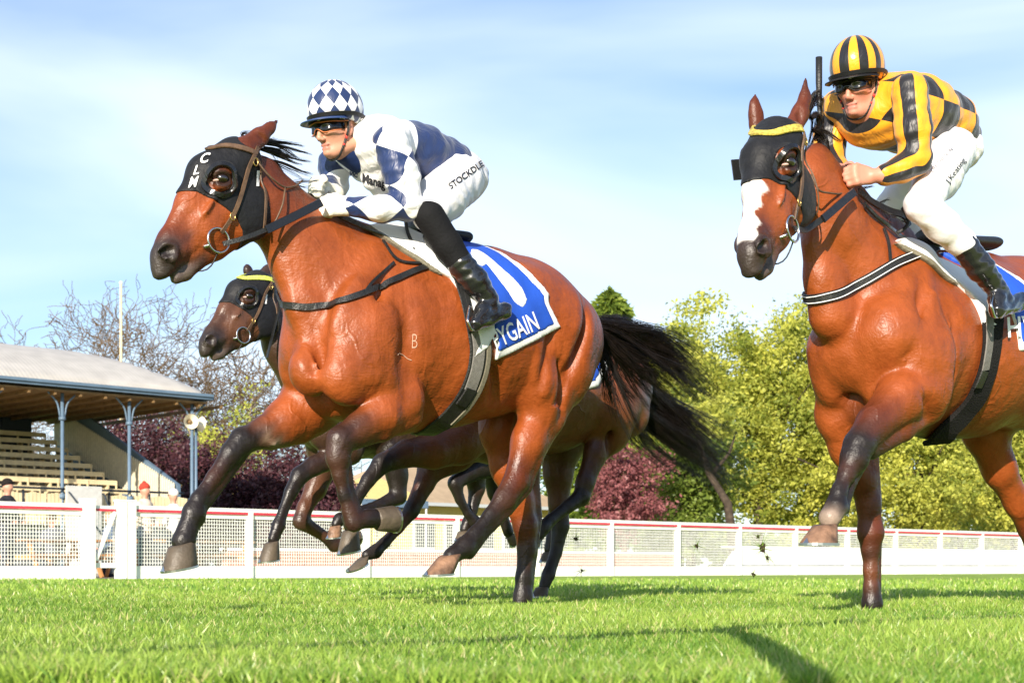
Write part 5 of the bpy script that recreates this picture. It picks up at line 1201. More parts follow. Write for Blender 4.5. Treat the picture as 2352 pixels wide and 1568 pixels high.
spectator(-14, 1112, 29.4, 1.74, (.03,.03,.035), SKIN_S, 'hair', 'half-cropped spectator in dark clothing at the very left edge', .5, (.02,.015,.012))
spectator(252, 1200, 29.5, 1.70, (.10,.14,.22), SKIN_S, 'hair', 'seated spectator in a slate blue jacket behind the gate', 3.6, (.30,.22,.12), True)
spectator(196, 1190, 31.0, 1.70, (.70,.68,.66), SKIN_S, 'hair', 'seated spectator in a white top just left of the gate', .4, (.45,.06,.05), True)
spectator(120, 1190, 30.2, 1.66, (.12,.13,.16), SKIN_S, 'hair', 'seated spectator in a charcoal jacket seen through the left mesh', 2.0, (.10,.07,.05), True)
m_pic = mat('orange_pine', (.50,.24,.09), .7, .3, var=.2, vscale=6)
for px, d, lab in ((120, 29.2, 'leftmost orange pine picnic table behind the mesh'), (215, 30.5, 'orange pine picnic table behind the gate'), (350, 29.6, 'orange pine picnic table below the spectator in the red beanie'), (480, 31, 'rightmost orange pine picnic table behind the mesh')):
    p = at(px, HY, d); t = empty('picnic_table', (p.x, p.y, 0), .75+.1*math.sin(px)); tag(t, lab, 'picnic table', 'picnic tables behind the fence')
    mb = MB()
    for k in range(5): mb.box((0, -.32+k*.16, .73), (1.8, .14, .04))
    mb.build('table_top', m_pic, t)
    for s_ in (1,-1): MB().box((0, .70*s_, .44), (1.8, .13, .04)).box((0, .84*s_, .44), (1.8, .13, .04)).build('seat', m_pic, t)
    for s_ in (1,-1): MB().beam((.65*s_,-.75,0),(.65*s_,-.25,.72),.09,.04,(1,0,0)).beam((.65*s_,.75,0),(.65*s_,.25,.72),.09,.04,(1,0,0)).beam((.65*s_,-.85,.40),(.65*s_,.85,.40),.04,.09).build('leg', m_pic, t)
# turf thrown up by the hooves
m_soil = mat('clod_soil', (.035,.028,.016), .95, .1, var=.5, vscale=60); m_turf2 = mat('clod_grass', (.13,.22,.03), .7, .2)
rgc = np.random.default_rng(91)
for k, (px, py, d, sz, lab) in enumerate(((1750,1258,6.6,.022,'dark clod of turf with trailing roots in the air left of the raised hoof'), (1762,1280,6.8,.012,'small dark clod falling just below the rooted clod'), (1730,1318,6.7,.012,'lowest small clod just above the grass'), (1600,1252,7.6,.016,'ragged flying clod between two fence posts'), (1322,1238,7.8,.014,'ragged flying clod right of the second horse\'s leg'), (1335,1310,8.0,.016,'tuft of green turf flying low beside the second horse\'s hoof'), (1900,1180,6.6,.012,'grassy scraps flying above the fence by the raised hoof'), (1740,1232,7.2,.010,'tiny grassy scrap above the rooted clod'))):
    p = at(px, py, d); t = empty('turf_clod', tuple(p)); tag(t, lab, 'turf clod', 'clods of turf thrown up by the hooves')
    th = rgc.normal(size=(12,3)); th /= np.linalg.norm(th,axis=1)[:, None]; V = th*sz*rgc.uniform(.5,1.2,(12,1))
    import bmesh as _b; bm = _b.new(); [bm.verts.new(v) for v in V]; _b.ops.convex_hull(bm, input=bm.verts); me = bpy.data.meshes.new('soil'); bm.to_mesh(me); bm.free(); me.materials.append(m_soil); o = bpy.data.objects.new('soil', me); COL.objects.link(o); o.parent = t
    mb = MB()
    for _ in range(16): v = Vector(rgc.normal(size=3)).normalized(); w_ = Vector(rgc.normal(size=3))*.3; mb.tube([v*sz*.5, (v+w_*.5)*sz*1.6, (v+w_)*sz*rgc.uniform(1.8,3.4)], [sz*.07,sz*.06,sz*.02], 4)
    mb.build('grass_blades', m_turf2, t)
# ------------------------------------------------------------------ riders
SKIN = (.56,.27,.18); SKIN2 = (.58,.24,.165)
NAVY = (.014,.030,.105); WHT = (.80,.79,.79); YEL = (.82,.33,.014); BK = (.014,.013,.016)
m_breech = mat('white_breeches', (.78,.77,.79), .5, .4, bump=1.0, bscale=11, sheen=.05)
m_boot = mat('black_boot_leather', (.012,.012,.013), .18, .6, bump=.5, bscale=16, coat=.5)
m_sock = mat('black_gaiter', (.009,.009,.010), .8, .15, bump=.3, bscale=80)
m_glove = mat('white_glove', (.80,.76,.66), .7, .3, bump=.4, bscale=40)
m_lens = mat('goggle_lens', (.008,.007,.008), .12, .5, coat=.2)
m_helm = mat('helmet_black', (.010,.010,.011), .45, .35)
m_orange = mat('orange_rim', (.55,.16,.05), .4, .5)
m_print = mat('black_print', (.02,.02,.025), .6, .3); m_printg = mat('grey_print', (.25,.25,.27), .6, .3)
m_redc = mat('red_clip', (.6,.04,.03), .4, .4)
def armpat(P3, R3):
    """pattern coordinates for a sleeve: u round the arm, v along it"""
    P3 = [np.array(p) for p in P3]; L = [0]
    for a, b in zip(P3[:-1], P3[1:]): L.append(L[-1]+np.linalg.norm(b-a))
    def fn(V):
        D = []; Q = []
        for i in range(len(P3)-1):
            a, b = P3[i], P3[i+1]; e = b-a; l2 = e@e; t = ((V-a)@e)/l2; tc = np.clip(t, 0, 1); q = V-a-tc[:, None]*e
            ax = e/math.sqrt(l2); ref = np.array([0,1.0,0]); ref = ref-ax*(ref@ax); ref /= np.linalg.norm(ref); r2 = np.cross(ax, ref)
            lo = -.3 if i == 0 else 0; hi = 1.3 if i == len(P3)-2 else 1
            D.append(np.linalg.norm(q, axis=1)); Q.append((q@ref, q@r2, L[i]+np.clip(t, lo, hi)*math.sqrt(l2)))
        D = np.array(D); w = np.exp(-(D-D.min(0))/.012); w /= w.sum(0)
        x = sum(w[i]*Q[i][0]/(D[i]+1e-6) for i in range(len(Q))); y = sum(w[i]*Q[i][1]/(D[i]+1e-6) for i in range(len(Q))); v = sum(w[i]*Q[i][2] for i in range(len(Q)))
        return np.stack([np.arctan2(y, x)/(2*math.pi)+.5, v, v*0], 1)
    return fn
def hand(f, W, d, n, s, c, k=.006, sc=1.0):
    """closed hand: W wrist, d along the palm, n the way the palm faces, s towards the thumb"""
    W = np.array(W, float); d = np.array(d, float)/np.linalg.norm(d); n = np.array(n, float); n -= d*(n@d); n /= np.linalg.norm(n)
    s = np.array(s, float); s -= d*(s@d); s -= n*(s@n); s /= np.linalg.norm(s)
    A = lambda p, q, r0, r1, kk=k: f.p.append(RC(p, q, r0*sc, r1*sc, 1, kk, c, c))
    for j in range(4):
        o = s*(.030-.020*j)*sc; L = (.90,1.0,.95,.80)[j]*sc
        b = W+d*(.085 if j in (1, 2) else .080)*sc+o
        A(W+o*.6+d*.01, b, .017, .0145, .014)
        p1 = b+(d*.55+n*.85)*.036*L; p2 = p1+(n*.75-d*.75)*.022*L; p3 = p2+(-d*.95-n*.15)*.020*L
        A(b, p1, .0118, .0105, .005); A(p1, p2, .0105, .0098, .004); A(p2, p3, .0098, .0085, .004)
        f.p.append(EL_(b-n*.006, (.012,.011,.011), 0, 0, .006, c))
    t0 = W+d*.022*sc+s*.020*sc; t1 = t0+(d*.65+s*.55+n*.35)*.042*sc; t2 = t1+(d*.6+n*.75)*.032*sc; t3 = t2+(d*.2+n*.8-s*.4)*.024*sc
    A(t0, t1, .016, .0125, .012); A(t1, t2, .0125, .011, .005); A(t2, t3, .011, .009, .004)
def head_person(f, fr, c, r, skin, lip=(.46,.17,.13)):
    """c: centre of the face in photo units, r: face half width in photo units; built metric around it"""
    O = fr.P(c[0], c[1], 0); cy, sy = math.cos(c[2]), math.sin(c[2]); cp, sp = math.cos(c[3]), math.sin(c[3])
    def T(a, b, z): 
        a, z = a*cp+z*sp, -a*sp+z*cp
        return O+np.array([a*cy-b*sy, a*sy+b*cy, z])
    g = Field(); K = skin; yw = c[2]; pt = c[3]
    def E(a, b, z, ra, rb, rz, k=.015, col=K, ang=0, sub=False): g.p.append(EL_(T(a,b,z), (ra,rb,rz), -pt+math.radians(ang), yw, k, col, sub))
    def C(p, q, r0, r1, k=.012, col=K, sub=False): g.p.append(RC(T(*p), T(*q), r0, r1, 1, k, col, col, sub))
    E(-.035,0,.075,.100,.078,.085)               # cranium
    E(-.005,0,.005,.074,.064,.088)               # face mass
    C((.035,0,-.078), (.015,0,-.070), .023, .034, .02)      # chin
    for s in (1, -1):
        C((.020,.018*s,-.078), (-.045,.052*s,-.050), .019, .022, .02)   # jaw
        E(.043,.036*s,-.002,.026,.024,.018,.02)      # cheekbone
        E(.052,.027*s,.032,.018,.022,.008,.012)      # brow
        E(.066,.030*s,.018,.014,.018,.011,.010, None, 0, True)  # eye socket
        E(-.022,.073*s,.006,.020,.009,.032,.006, (.60,.25,.17), 12)  # ear
        E(-.020,.081*s,.010,.009,.005,.017,.004, None, 12, True)
        E(.072,.011*s,-.031,.009,.008,.007,.006)      # nostril wings
    C((.070,0,.022), (.084,0,-.022), .0075, .0105, .012)    # nose
    E(.080,0,-.027,.011,.010,.008,.008)
    E(.056,0,-.0515,.011,.025,.0068,.005,lip); E(.054,0,-.0660,.011,.022,.0078,.005,lip)
    C((.070,.023,-.0588), (.070,-.023,-.0588), .0036, .0036, .003, (.25,.08,.07), True)
    E(.050,0,-.083,.012,.017,.010,.012)
    C((-.035,0,-.055), (-.115,0,-.085), .052, .052, .03)      # neck
    f.p += g.p; f.face = g
    return O, T
def helmet(fr, T, O, yaw, pitch, root, mt, mpeak, R=(.126,.106,.120), zc=.098, ac=-.028, drop=.058):
    g = Field(); c = T(ac, 0, zc); g.p.append(EL_(c, R, -pitch, yaw, .01)); 
    def loc(P):
        q = P-O; cy, sy = math.cos(-yaw), math.sin(-yaw); q = np.stack([q[:,0]*cy-q[:,1]*sy, q[:,0]*sy+q[:,1]*cy, q[:,2]], 1)
        cp, sp = math.cos(-pitch), math.sin(-pitch); return np.stack([q[:,0]*cp+q[:,2]*sp, q[:,1], -q[:,0]*sp+q[:,2]*cp], 1)
    def post(P, d):
        q = loc(P); cut = (zc-drop)-q[:,2]+ .22*np.minimum(q[:,0]+.02, 0)*1.0
        return np.maximum(np.maximum(d, cut), -(d+.012)*1.0)
    g.post = post
    def pat(V):
        q = loc(V)-np.array([ac,0,zc]); r = np.linalg.norm(q/np.array(R), axis=1)
        return np.stack([np.arctan2(q[:,1], q[:,0])/(2*math.pi)+.5, np.arcsin(np.clip(q[:,2]/R[2]/r, -1, 1))/math.pi, q[:,1]], 1)
    h = field_obj('helmet', g, .005, mt, root, colors=False, it=1, pat=pat)
    # peak, band, button
    n = 25; V = []; rows = []
    for i in range(n):
        th = math.radians(-72+144*i/(n-1)); k = math.cos(th*1.12)
        for ex, dz in ((-.006,.004),(.045*max(.12,k),-.010),(.047*max(.12,k),-.014),(-.006,-.008)):
            V.append(T(ac+(R[0]+ex)*math.cos(th), (R[1]+ex)*math.sin(th), zc-drop+.012+dz))
    Fc = [(i*4+j, (i+1)*4+j, (i+1)*4+(j+1)%4, i*4+(j+1)%4) for i in range(n-1) for j in range(4)]+[(0,1,2,3), tuple((n-1)*4+j for j in (3,2,1,0))]
    mesh_obj('peak', V, Fc, mpeak, h, True)
    P = [T(ac+(R[0]+.003)*math.cos(t), (R[1]+.003)*math.sin(t), zc-drop+.022-.22*max(0,-math.cos(t))*.06*1.2) for t in np.linspace(0, 2*math.pi, 41)]
    Nn = np.array(P)-np.array(c); Nn /= np.linalg.norm(Nn, axis=1)[:, None]
    ribbon('band', P, Nn, .017, .003, m_helm, h)
    return h
def face_shell(name, fld, T, yaw, O, pitch, grow, poly, mt, parent, h=.004, bmax=None):
    """goggles: face shape grown and cut to an outline in (b, z) seen from the front"""
    g = Field(); g.p = fld.face.p; g.grow = grow
    poly = np.array(poly)
    def post(P, d):
        q = P-O; cy, sy = math.cos(-yaw), math.sin(-yaw); q = np.stack([q[:,0]*cy-q[:,1]*sy, q[:,0]*sy+q[:,1]*cy, q[:,2]], 1)
        cp, sp = math.cos(-pitch), math.sin(-pitch); q = np.stack([q[:,0]*cp+q[:,2]*sp, q[:,1], -q[:,0]*sp+q[:,2]*cp], 1)
        e = seg_poly(q[:, [1, 2]], poly); e = np.where(q[:,0] > -.028, e, .05+e)
        return np.maximum(d, e)
    g.post = post
    lo = O-.13; hi = O+.13
    return field_obj(name, g, h, mt, parent, colors=False, it=2, lo=lo, hi=hi)
def headkit(f, fr, O, T, yaw, pitch, root, hm, pk, rim, badge=True):
    hel = helmet(fr, T, O, yaw, pitch, root, hm, pk)
    gg = face_shell('goggles', f, T, yaw, O, pitch, .011, [(-.066,.036),(.066,.036),(.068,.006),(.040,-.006),(.016,.000),(.006,.012),(-.006,.012),(-.016,.000),(-.040,-.006),(-.068,.006)], m_lens, root)
    P = [T(a, b, z) for a, b, z in [(.02,.077,-.000),(.062,.052,-.004),(.078,.030,-.008),(.088,.012,.004),(.092,0,.014),(.088,-.012,.004),(.078,-.030,-.008),(.062,-.052,-.004),(.02,-.077,0)]]
    P = snap(f.face, smooth_pts(resample(P, .006), 3), .011); MB().tube(smooth_pts(P, 2), .0022, 6).build('goggle_rim', rim, gg, True)
    # spare goggles folded up under the peak
    g2 = face_shell('upper_goggles', f, T, yaw, O, pitch, .020, [(-.085,.060),(.085,.060),(.085,.034),(.040,.030),(-.040,.030),(-.085,.034)], m_helm, root)
    P = [T(a, b, .033) for a, b in [(.0,.098),(.045,.080),(.075,.050),(.088,.0),(.075,-.050),(.045,-.080),(0,-.098)]]
    P = snap(f.face, smooth_pts(resample(P, .008), 2), .021); MB().tube(smooth_pts(P, 2), .0025, 6).build('goggle_rim', rim, g2, True)
    c = snap(f.face, T(.08,.030,.045), .0215)[0]; e = np.array([.004,0,0])
    q = T(.085,.034,.045)-O; V, Fc = [], []
    c = T(.1,.026,.046); g_ = Field(); g_.p = f.face.p
    Pn = []
    for t in np.linspace(0, 2*math.pi, 25)[:-1]: Pn.append(T(.1, .026+.015*math.cos(t), .046+.007*math.sin(t)))
    Pn = snap(f.face, Pn, .0225); mesh_obj('oval_badge', list(Pn)+[Pn.mean(0)], [(i, (i+1) % 24, 24) for i in range(24)], m_letter, g2)
    # chin strap
    for s in (1, -1):
        P = [T(-.010,.088*s,.050), T(-.008,.082*s,.0), T(.0,.070*s,-.040), T(.012,.040*s,-.085), T(.018,0,-.106)]
        P = smooth_pts(resample(P, .008), 3); P[len(P)//4:] = snap(f.face, P[len(P)//4:], .004, 4); P = smooth_pts(P, 2)
        st = MB().tube(P, .0048, 6).build('chin_strap', m_blea, hel, True)
        q = P[int(len(P)*.42)]; ball('clip', q, (.006,.006,.010), m_redc, st, 10, 8)
        q = P[int(len(P)*.56)]; ball('clip', q, (.006,.006,.006), m_redc, st, 10, 8)
    return hel
def boot_foot(f, fr, ank, heel, toe, b, c=None):
    A = fr.P(ank[0], ank[1], b); H = fr.P(heel[0], heel[1], b); T_ = fr.P(toe[0], toe[1], b+.03); s = fr.r(A, 1)
    f.p.append(RC(A, (A+H)/2*.5+(A+T_)/2*.5, ank[2]*s, .040, .9, .02, c)); f.p.append(RC(H, T_, .036, .030, .95, .02, c)); f.p.append(RC((A+T_)/2, T_, .036, .026, 1.05, .02, c))
    f.p.append(RC(H-np.array([0,0,.014]), T_-np.array([0,0,.006]), .028, .028, 1.1, .006, c))
def rider(fr, root, S):
    """S: dictionary of joints in photo units; the whole body is one mesh, clothes are shells over it"""
    sk = S['skin']; body = Field(); W_ = 0
    O, T = head_person(body, fr, S['head'], 36, sk)
    def arm(pts, grow, f, cols=None, k=.02): return fr.chain(f, [(x, y, b, r+grow) for x, y, b, r in pts], 1.0, k, cols)
    for key in ('torso',): fr.chain(body, [(x, y, b, r-4) for x, y, b, r in S[key]], S['tsb'], .05, sk)
    for key in ('armL', 'armR', 'legL', 'legR', 'shL', 'shR', 'shinL', 'shinR'): fr.chain(body, [(x, y, b, r-(6 if key[:3] == 'leg' else 3 if key[:3] == 'shi' else 0)) for x, y, b, r in S[key]], 1, .02, sk)
    fr.chain(body, S['neck'], .95, .03, sk)
    for hd in S['hands']: hand(body, fr.P(*hd[0]), hd[1], hd[2], hd[3], sk)
    field_obj('body', body, .0042, m_skin, root, it=1, soft=.006)
    # silks
    t = Field(); fr.chain(t, [(x, y, b, r+3) for x, y, b, r in S['torso']], S['tsb'], .05)
    for key in ('shL', 'shR'): fr.chain(t, [(x, y, b, r+4) for x, y, b, r in S[key]], 1, .05)
    for q in S.get('extra', []): fr.chain(t, q, 1, .03)
    for q in S.get('folds', []): fr.chain(t, q, .5, .03)
    def trip(P, d): return d+.0035*np.sin(P[:,0]*70+P[:,2]*45+8*P[:,1])*np.sin(P[:,0]*21-P[:,2]*33+3)
    t.post = trip
    field_obj('silks_jacket', t, .006, S['m_torso'], root, colors=False, pat=S['pat'])
    for key in ('armL', 'armR'):
        a = Field(); pts = S[key][:S.get('cuff', len(S[key]))]; P3 = arm(pts, 5, a, None, .03)
        a.post = lambda P, d: d+.0035*np.sin(P[:,0]*60+P[:,2]*80)*np.sin(P[:,2]*37-P[:,0]*20)
        so = field_obj('sleeve', a, .0055, S['m_sleeve'], root, colors=False, pat=armpat(P3, None))
        c = P3[-1]; d = P3[-1]-P3[-2]; d /= np.linalg.norm(d); rr = fr.r(c, pts[-1][3]+5)
    # breeches
    p = Field(); fr.chain(p, [S['torso'][-1]], 1, .04) if False else None
    fr.chain(p, S['pelvis'], S.get('psb', 1.25), .06)
    for key in ('legL', 'legR'): fr.chain(p, [(x, y, b, r+1) for x, y, b, r in S[key]], 1, .05)
    if not S.get('gaiter', True):
        for key in ('shinL','shinR'): fr.chain(p, [(x, y, b, r+6) for x, y, b, r in S[key][:3]], 1, .03)
    p.post = lambda P, d: d+.0035*np.sin(P[:,0]*60-P[:,2]*75+2*np.sin(P[:,2]*30))*np.sin(P[:,2]*31+P[:,0]*27)
    br = field_obj('breeches', p, .006, m_breech, root, colors=False)
    for key, side in (('shinL', 1), ('shinR', -1)):
        n = S['boot_from']; s_ = S[key]
        if S.get('gaiter', True): 
            g = Field(); fr.chain(g, [(x, y, b, r+3) for x, y, b, r in s_[:n+1]], 1, .02); field_obj('gaiter', g, .006, m_sock, root, colors=False)
        b = Field(); fr.chain(b, [(x, y, bb, r+5) for x, y, bb, r in s_[n:]], 1, .02); an, he, to = S['foot'+key[-1]]
        boot_foot(b, fr, an, he, to, s_[-1][2]); b.post = lambda P, d: d+.0025*np.sin(P[:,2]*140+P[:,0]*60)*np.sin(P[:,0]*50)
        bo = field_obj('boot', b, .0055, m_boot, root, colors=False)
    return O, T, body, t, p
def collar(fr, T, root, mt):
    c = Field(); c.p.append(RC(T(-.062,0,-.066), T(-.130,0,-.092), .060, .068, 1, .02)); return field_obj('collar', c, .006, mt, root, colors=False)
def ride_leader():
    fr = LEAD; root = fr.root('person')
    tag(root, 'jockey in white and navy diamond silks and checked helmet crouching on the front horse', 'jockey', 'jockeys')
    aN = fr.P(957, 330, .17)[0]
    m_t = silk_mat('navy_white_silks', 'split', WHT, NAVY, (1,1), wr=.35); m_s = silk_mat('diamond_sleeve', 'diamond', WHT, NAVY, (2, 4.9), wr=.35); m_h = silk_mat('diamond_cap', 'diamond', WHT, NAVY, (12, 4.6), wr=.12)
    def pat(V): return np.stack([V[:,1]*0, .5+(aN-V[:,0])*4+.06*np.sin(V[:,2]*14), V[:,2]], 1)
    yaw, pitch = .10, .16
    S = dict(skin=SKIN, head=(766,306,yaw,pitch), tsb=[1.28,1.22,1.15],
        torso=[(868,345,0,74),(950,362,0,68),(1015,385,0,58),(1048,402,0,52)], neck=[(815,325,0,32),(850,335,0,44)],
        shL=[(850,320,.06,46),(900,325,.16,40)], shR=[(850,330,-.06,44),(800,345,-.16,34)],
        armL=[(898,330,.19,38),(922,400,.22,35),(938,472,.23,27),(870,480,.19,24),(805,474,.14,17)], 
        armR=[(795,348,-.19,33),(768,378,-.25,30),(770,425,-.24,24),(755,438,-.15,18),(745,440,-.10,15)],
        pelvis=[(1044,398,0,58),(1062,412,0,55)], legL=[(1050,416,.12,60),(1013,455,.20,51),(984,492,.26,38)], legR=[(1040,420,-.12,56),(1000,460,-.20,46),(968,486,-.24,34)],
        shinL=[(986,496,.28,33),(1028,562,.31,30),(1058,606,.335,27),(1090,645,.36,26),(1122,688,.375,19)], shinR=[(968,490,-.24,31),(1010,556,-.27,28),(1045,600,-.28,26),(1075,640,-.29,24),(1100,680,-.29,18)],
        footL=((1122,688,19),(1158,712),(1092,742)), footR=((1100,680,18),(1135,700),(1075,728)), boot_from=2,
        hands=[((800,474,.13),(.95,-.25,-.05),(0,-1,-.15),(.1,-.1,1)), ((752,440,-.10),(.95,.15,.0),(0,1,-.15),(.1,.1,1))],
        extra=[[(880,400,0,38),(850,420,0,18)],[(868,440,-.02,14),(890,446,-.02,12)]], m_torso=m_t, m_sleeve=m_s, pat=pat)
    O, T, body, t, p = rider(fr, root, S)
    headkit(body, fr, O, T, yaw, pitch, root, m_h, mat('navy_peak', (.03,.06,.17), .35, .5), m_orange)
    # gloves over both hands
    g = Field(); 
    for hd in S['hands']:
        g2 = Field(); hand(g2, fr.P(*hd[0]), hd[1], hd[2], hd[3], SKIN); W = fr.P(*hd[0]); g2.p.append(RC(W-np.array(hd[1])*.05, W, .034, .030, 1, .02)); g2.grow = .0035
        field_obj('glove', g2, .0045, m_glove, root, colors=False, it=1)
    collar(fr, T, root, mat('navy_collar', NAVY, .7, .2, bump=.4, bscale=30))
    lay_text('name_print', fr, p, 'STOCKDLE', (1071,402,.33), (15.5,-11), (-11,-17), m_print, root, .003, bold=.02)
    lay_text('badge_print', fr, t, 'VIC', (812,402,.10), (12,3), (2,-14), mat('navy_badge', NAVY, .6), root, .004, bold=.05)
    lay_text('chest_print', fr, t, 'Managé', (862,418,.16), (21,6), (-3,-30), m_print, root, .004, bold=.03, shear=.2)
    return fr, root
def ride_right():
    fr = RFR; root = fr.root('person')
    tag(root, 'jockey in black and yellow checked silks with striped helmet riding the right-hand horse', 'jockey', 'jockeys')
    m_t = silk_mat('check_silks', 'check', BK, YEL, (3.4,3.2), rough=.42, wr=.3); m_s = silk_mat('striped_sleeve', 'stripe', BK, YEL, (4,1), rough=.42, wr=.3); m_h = silk_mat('striped_cap', 'stripe', BK, YEL, (9.5,1), rough=.3, wr=.2)
    def pat(V): return np.stack([V[:,0]+.06, np.where(np.abs(V[:,1]) < 2, V[:,2]+.35*V[:,1], 0), V[:,1]], 1)
    yaw, pitch = .16, .20
    S = dict(skin=SKIN2, head=(1967,210,yaw,pitch), tsb=[1.25,1.2,1.15],
        torso=[(2018,262,0,76),(2095,262,0,78),(2160,285,0,64),(2190,318,0,52)], neck=[(2003,230,0,38),(2030,245,0,48)],
        shL=[(2040,225,.05,48),(2085,208,.17,40)], shR=[(1990,250,-.05,46),(1930,245,-.15,34)],
        armL=[(2090,212,.20,38),(2098,300,.23,35),(2104,368,.235,28),(2070,388,.21,25),(2034,402,.18,20),(2002,404,.15,15)],
        armR=[(1922,248,-.20,34),(1906,315,-.22,31),(1908,370,-.20,25),(1922,390,-.15,20),(1935,404,-.10,16),(1944,408,-.08,14)], cuff=5,
        pelvis=[(2176,326,0,54),(2194,344,0,53)], legL=[(2186,347,.12,54),(2154,404,.20,49),(2118,468,.26,36)], legR=[(2150,380,-.12,54),(2095,430,-.20,46),(2052,470,-.24,36)],
        shinL=[(2120,474,.27,34),(2165,518,.30,30),(2212,562,.33,27),(2252,615,.36,25),(2288,662,.375,19)], shinR=[(2050,476,-.24,30),(2090,540,-.27,27),(2130,590,-.28,25),(2170,640,-.29,23),(2200,680,-.29,18)],
        footL=((2288,662,19),(2345,690),(2290,712)), footR=((2200,680,18),(2240,700),(2190,722)), boot_from=2, gaiter=False,
        hands=[((2000,404,.14),(.97,-.22,-.08),(0,-1,-.15),(.1,-.1,1)), ((1946,408,-.08),(.95,.2,-.05),(0,1,-.15),(.1,.1,1))],
        extra=[], pextra=[[(2125,478,.27,34),(2165,520,.28,33),(2205,556,.285,30)],[(2055,480,-.24,32),(2085,535,-.27,29)]], m_torso=m_t, m_sleeve=m_s, pat=pat)
    O, T, body, t, p = rider(fr, root, S)
    headkit(body, fr, O, T, yaw, pitch, root, m_h, m_helm, m_helm)
    collar(fr, T, root, mat('black_collar', BK, .7, .2, bump=.4, bscale=30))
    lay_text('name_print', fr, p, 'J.Keating', (2196,392,.33), (11,-15), (-14,-11), m_print, root, .003)
    lay_text('sponsor_print', fr, p, 'OFF THE SCAL', (2164,366,.33), (7.6,-8.6), (-10,-9), m_printg, root, .003)
    w = MB().tube([fr.P(1884,405,-.10), fr.P(1884,330,-.10), fr.P(1882,240,-.10), fr.P(1881,190,-.10), fr.P(1881,132,-.10)], [.006,.007,.010,.013,.0135], 10)
    r = fr.root('whip'); tag(r, 'black padded whip held upright beside the right-hand horse\'s ears', 'whip'); w.build('shaft', m_blea, r, True)
    MB().tube([fr.P(1886,440,-.10), fr.P(1884,385,-.10)], [.012,.011], 10).build('handle', m_rub, r, True)
    return fr, root
# ------------------------------------------------------------------ saddlery on the leader and the right-hand horse
def patch(name, fr, fld, outline, bref, t, mt, parent, h=.007, wr=.0, grow0=.004, side=1):
    """cloth lying on the horse: its shape grown by t and cut to an outline"""
    poly = np.array([fr.P(x, y, bref)[[0, 2]] for x, y in outline]); g = Field(); g.p = fld.p; g.grow = t
    lo2 = poly.min(0)-.02; hi2 = poly.max(0)+.02
    def post(P, d):
        if wr: d = d+wr*np.sin(P[:,0]*38+P[:,2]*11)*np.sin(P[:,2]*23-P[:,0]*9)
        e = seg_poly(P[:, [0, 2]], poly); d = np.maximum(d, e); d = np.maximum(d, -side*P[:,1]-.0 if side else d)
        return d
    g.post = post
    g.p = [q for q in fld.p if not (q.hi[0] < lo2[0] or q.lo[0] > hi2[0] or q.hi[2] < lo2[1]-.05)]
    return field_obj(name, g, h, mt, parent, colors=False, it=2, lo=(lo2[0], -.45 if side <= 0 else -.01, lo2[1]), hi=(hi2[0], .5 if side >= 0 else .01, hi2[1]))
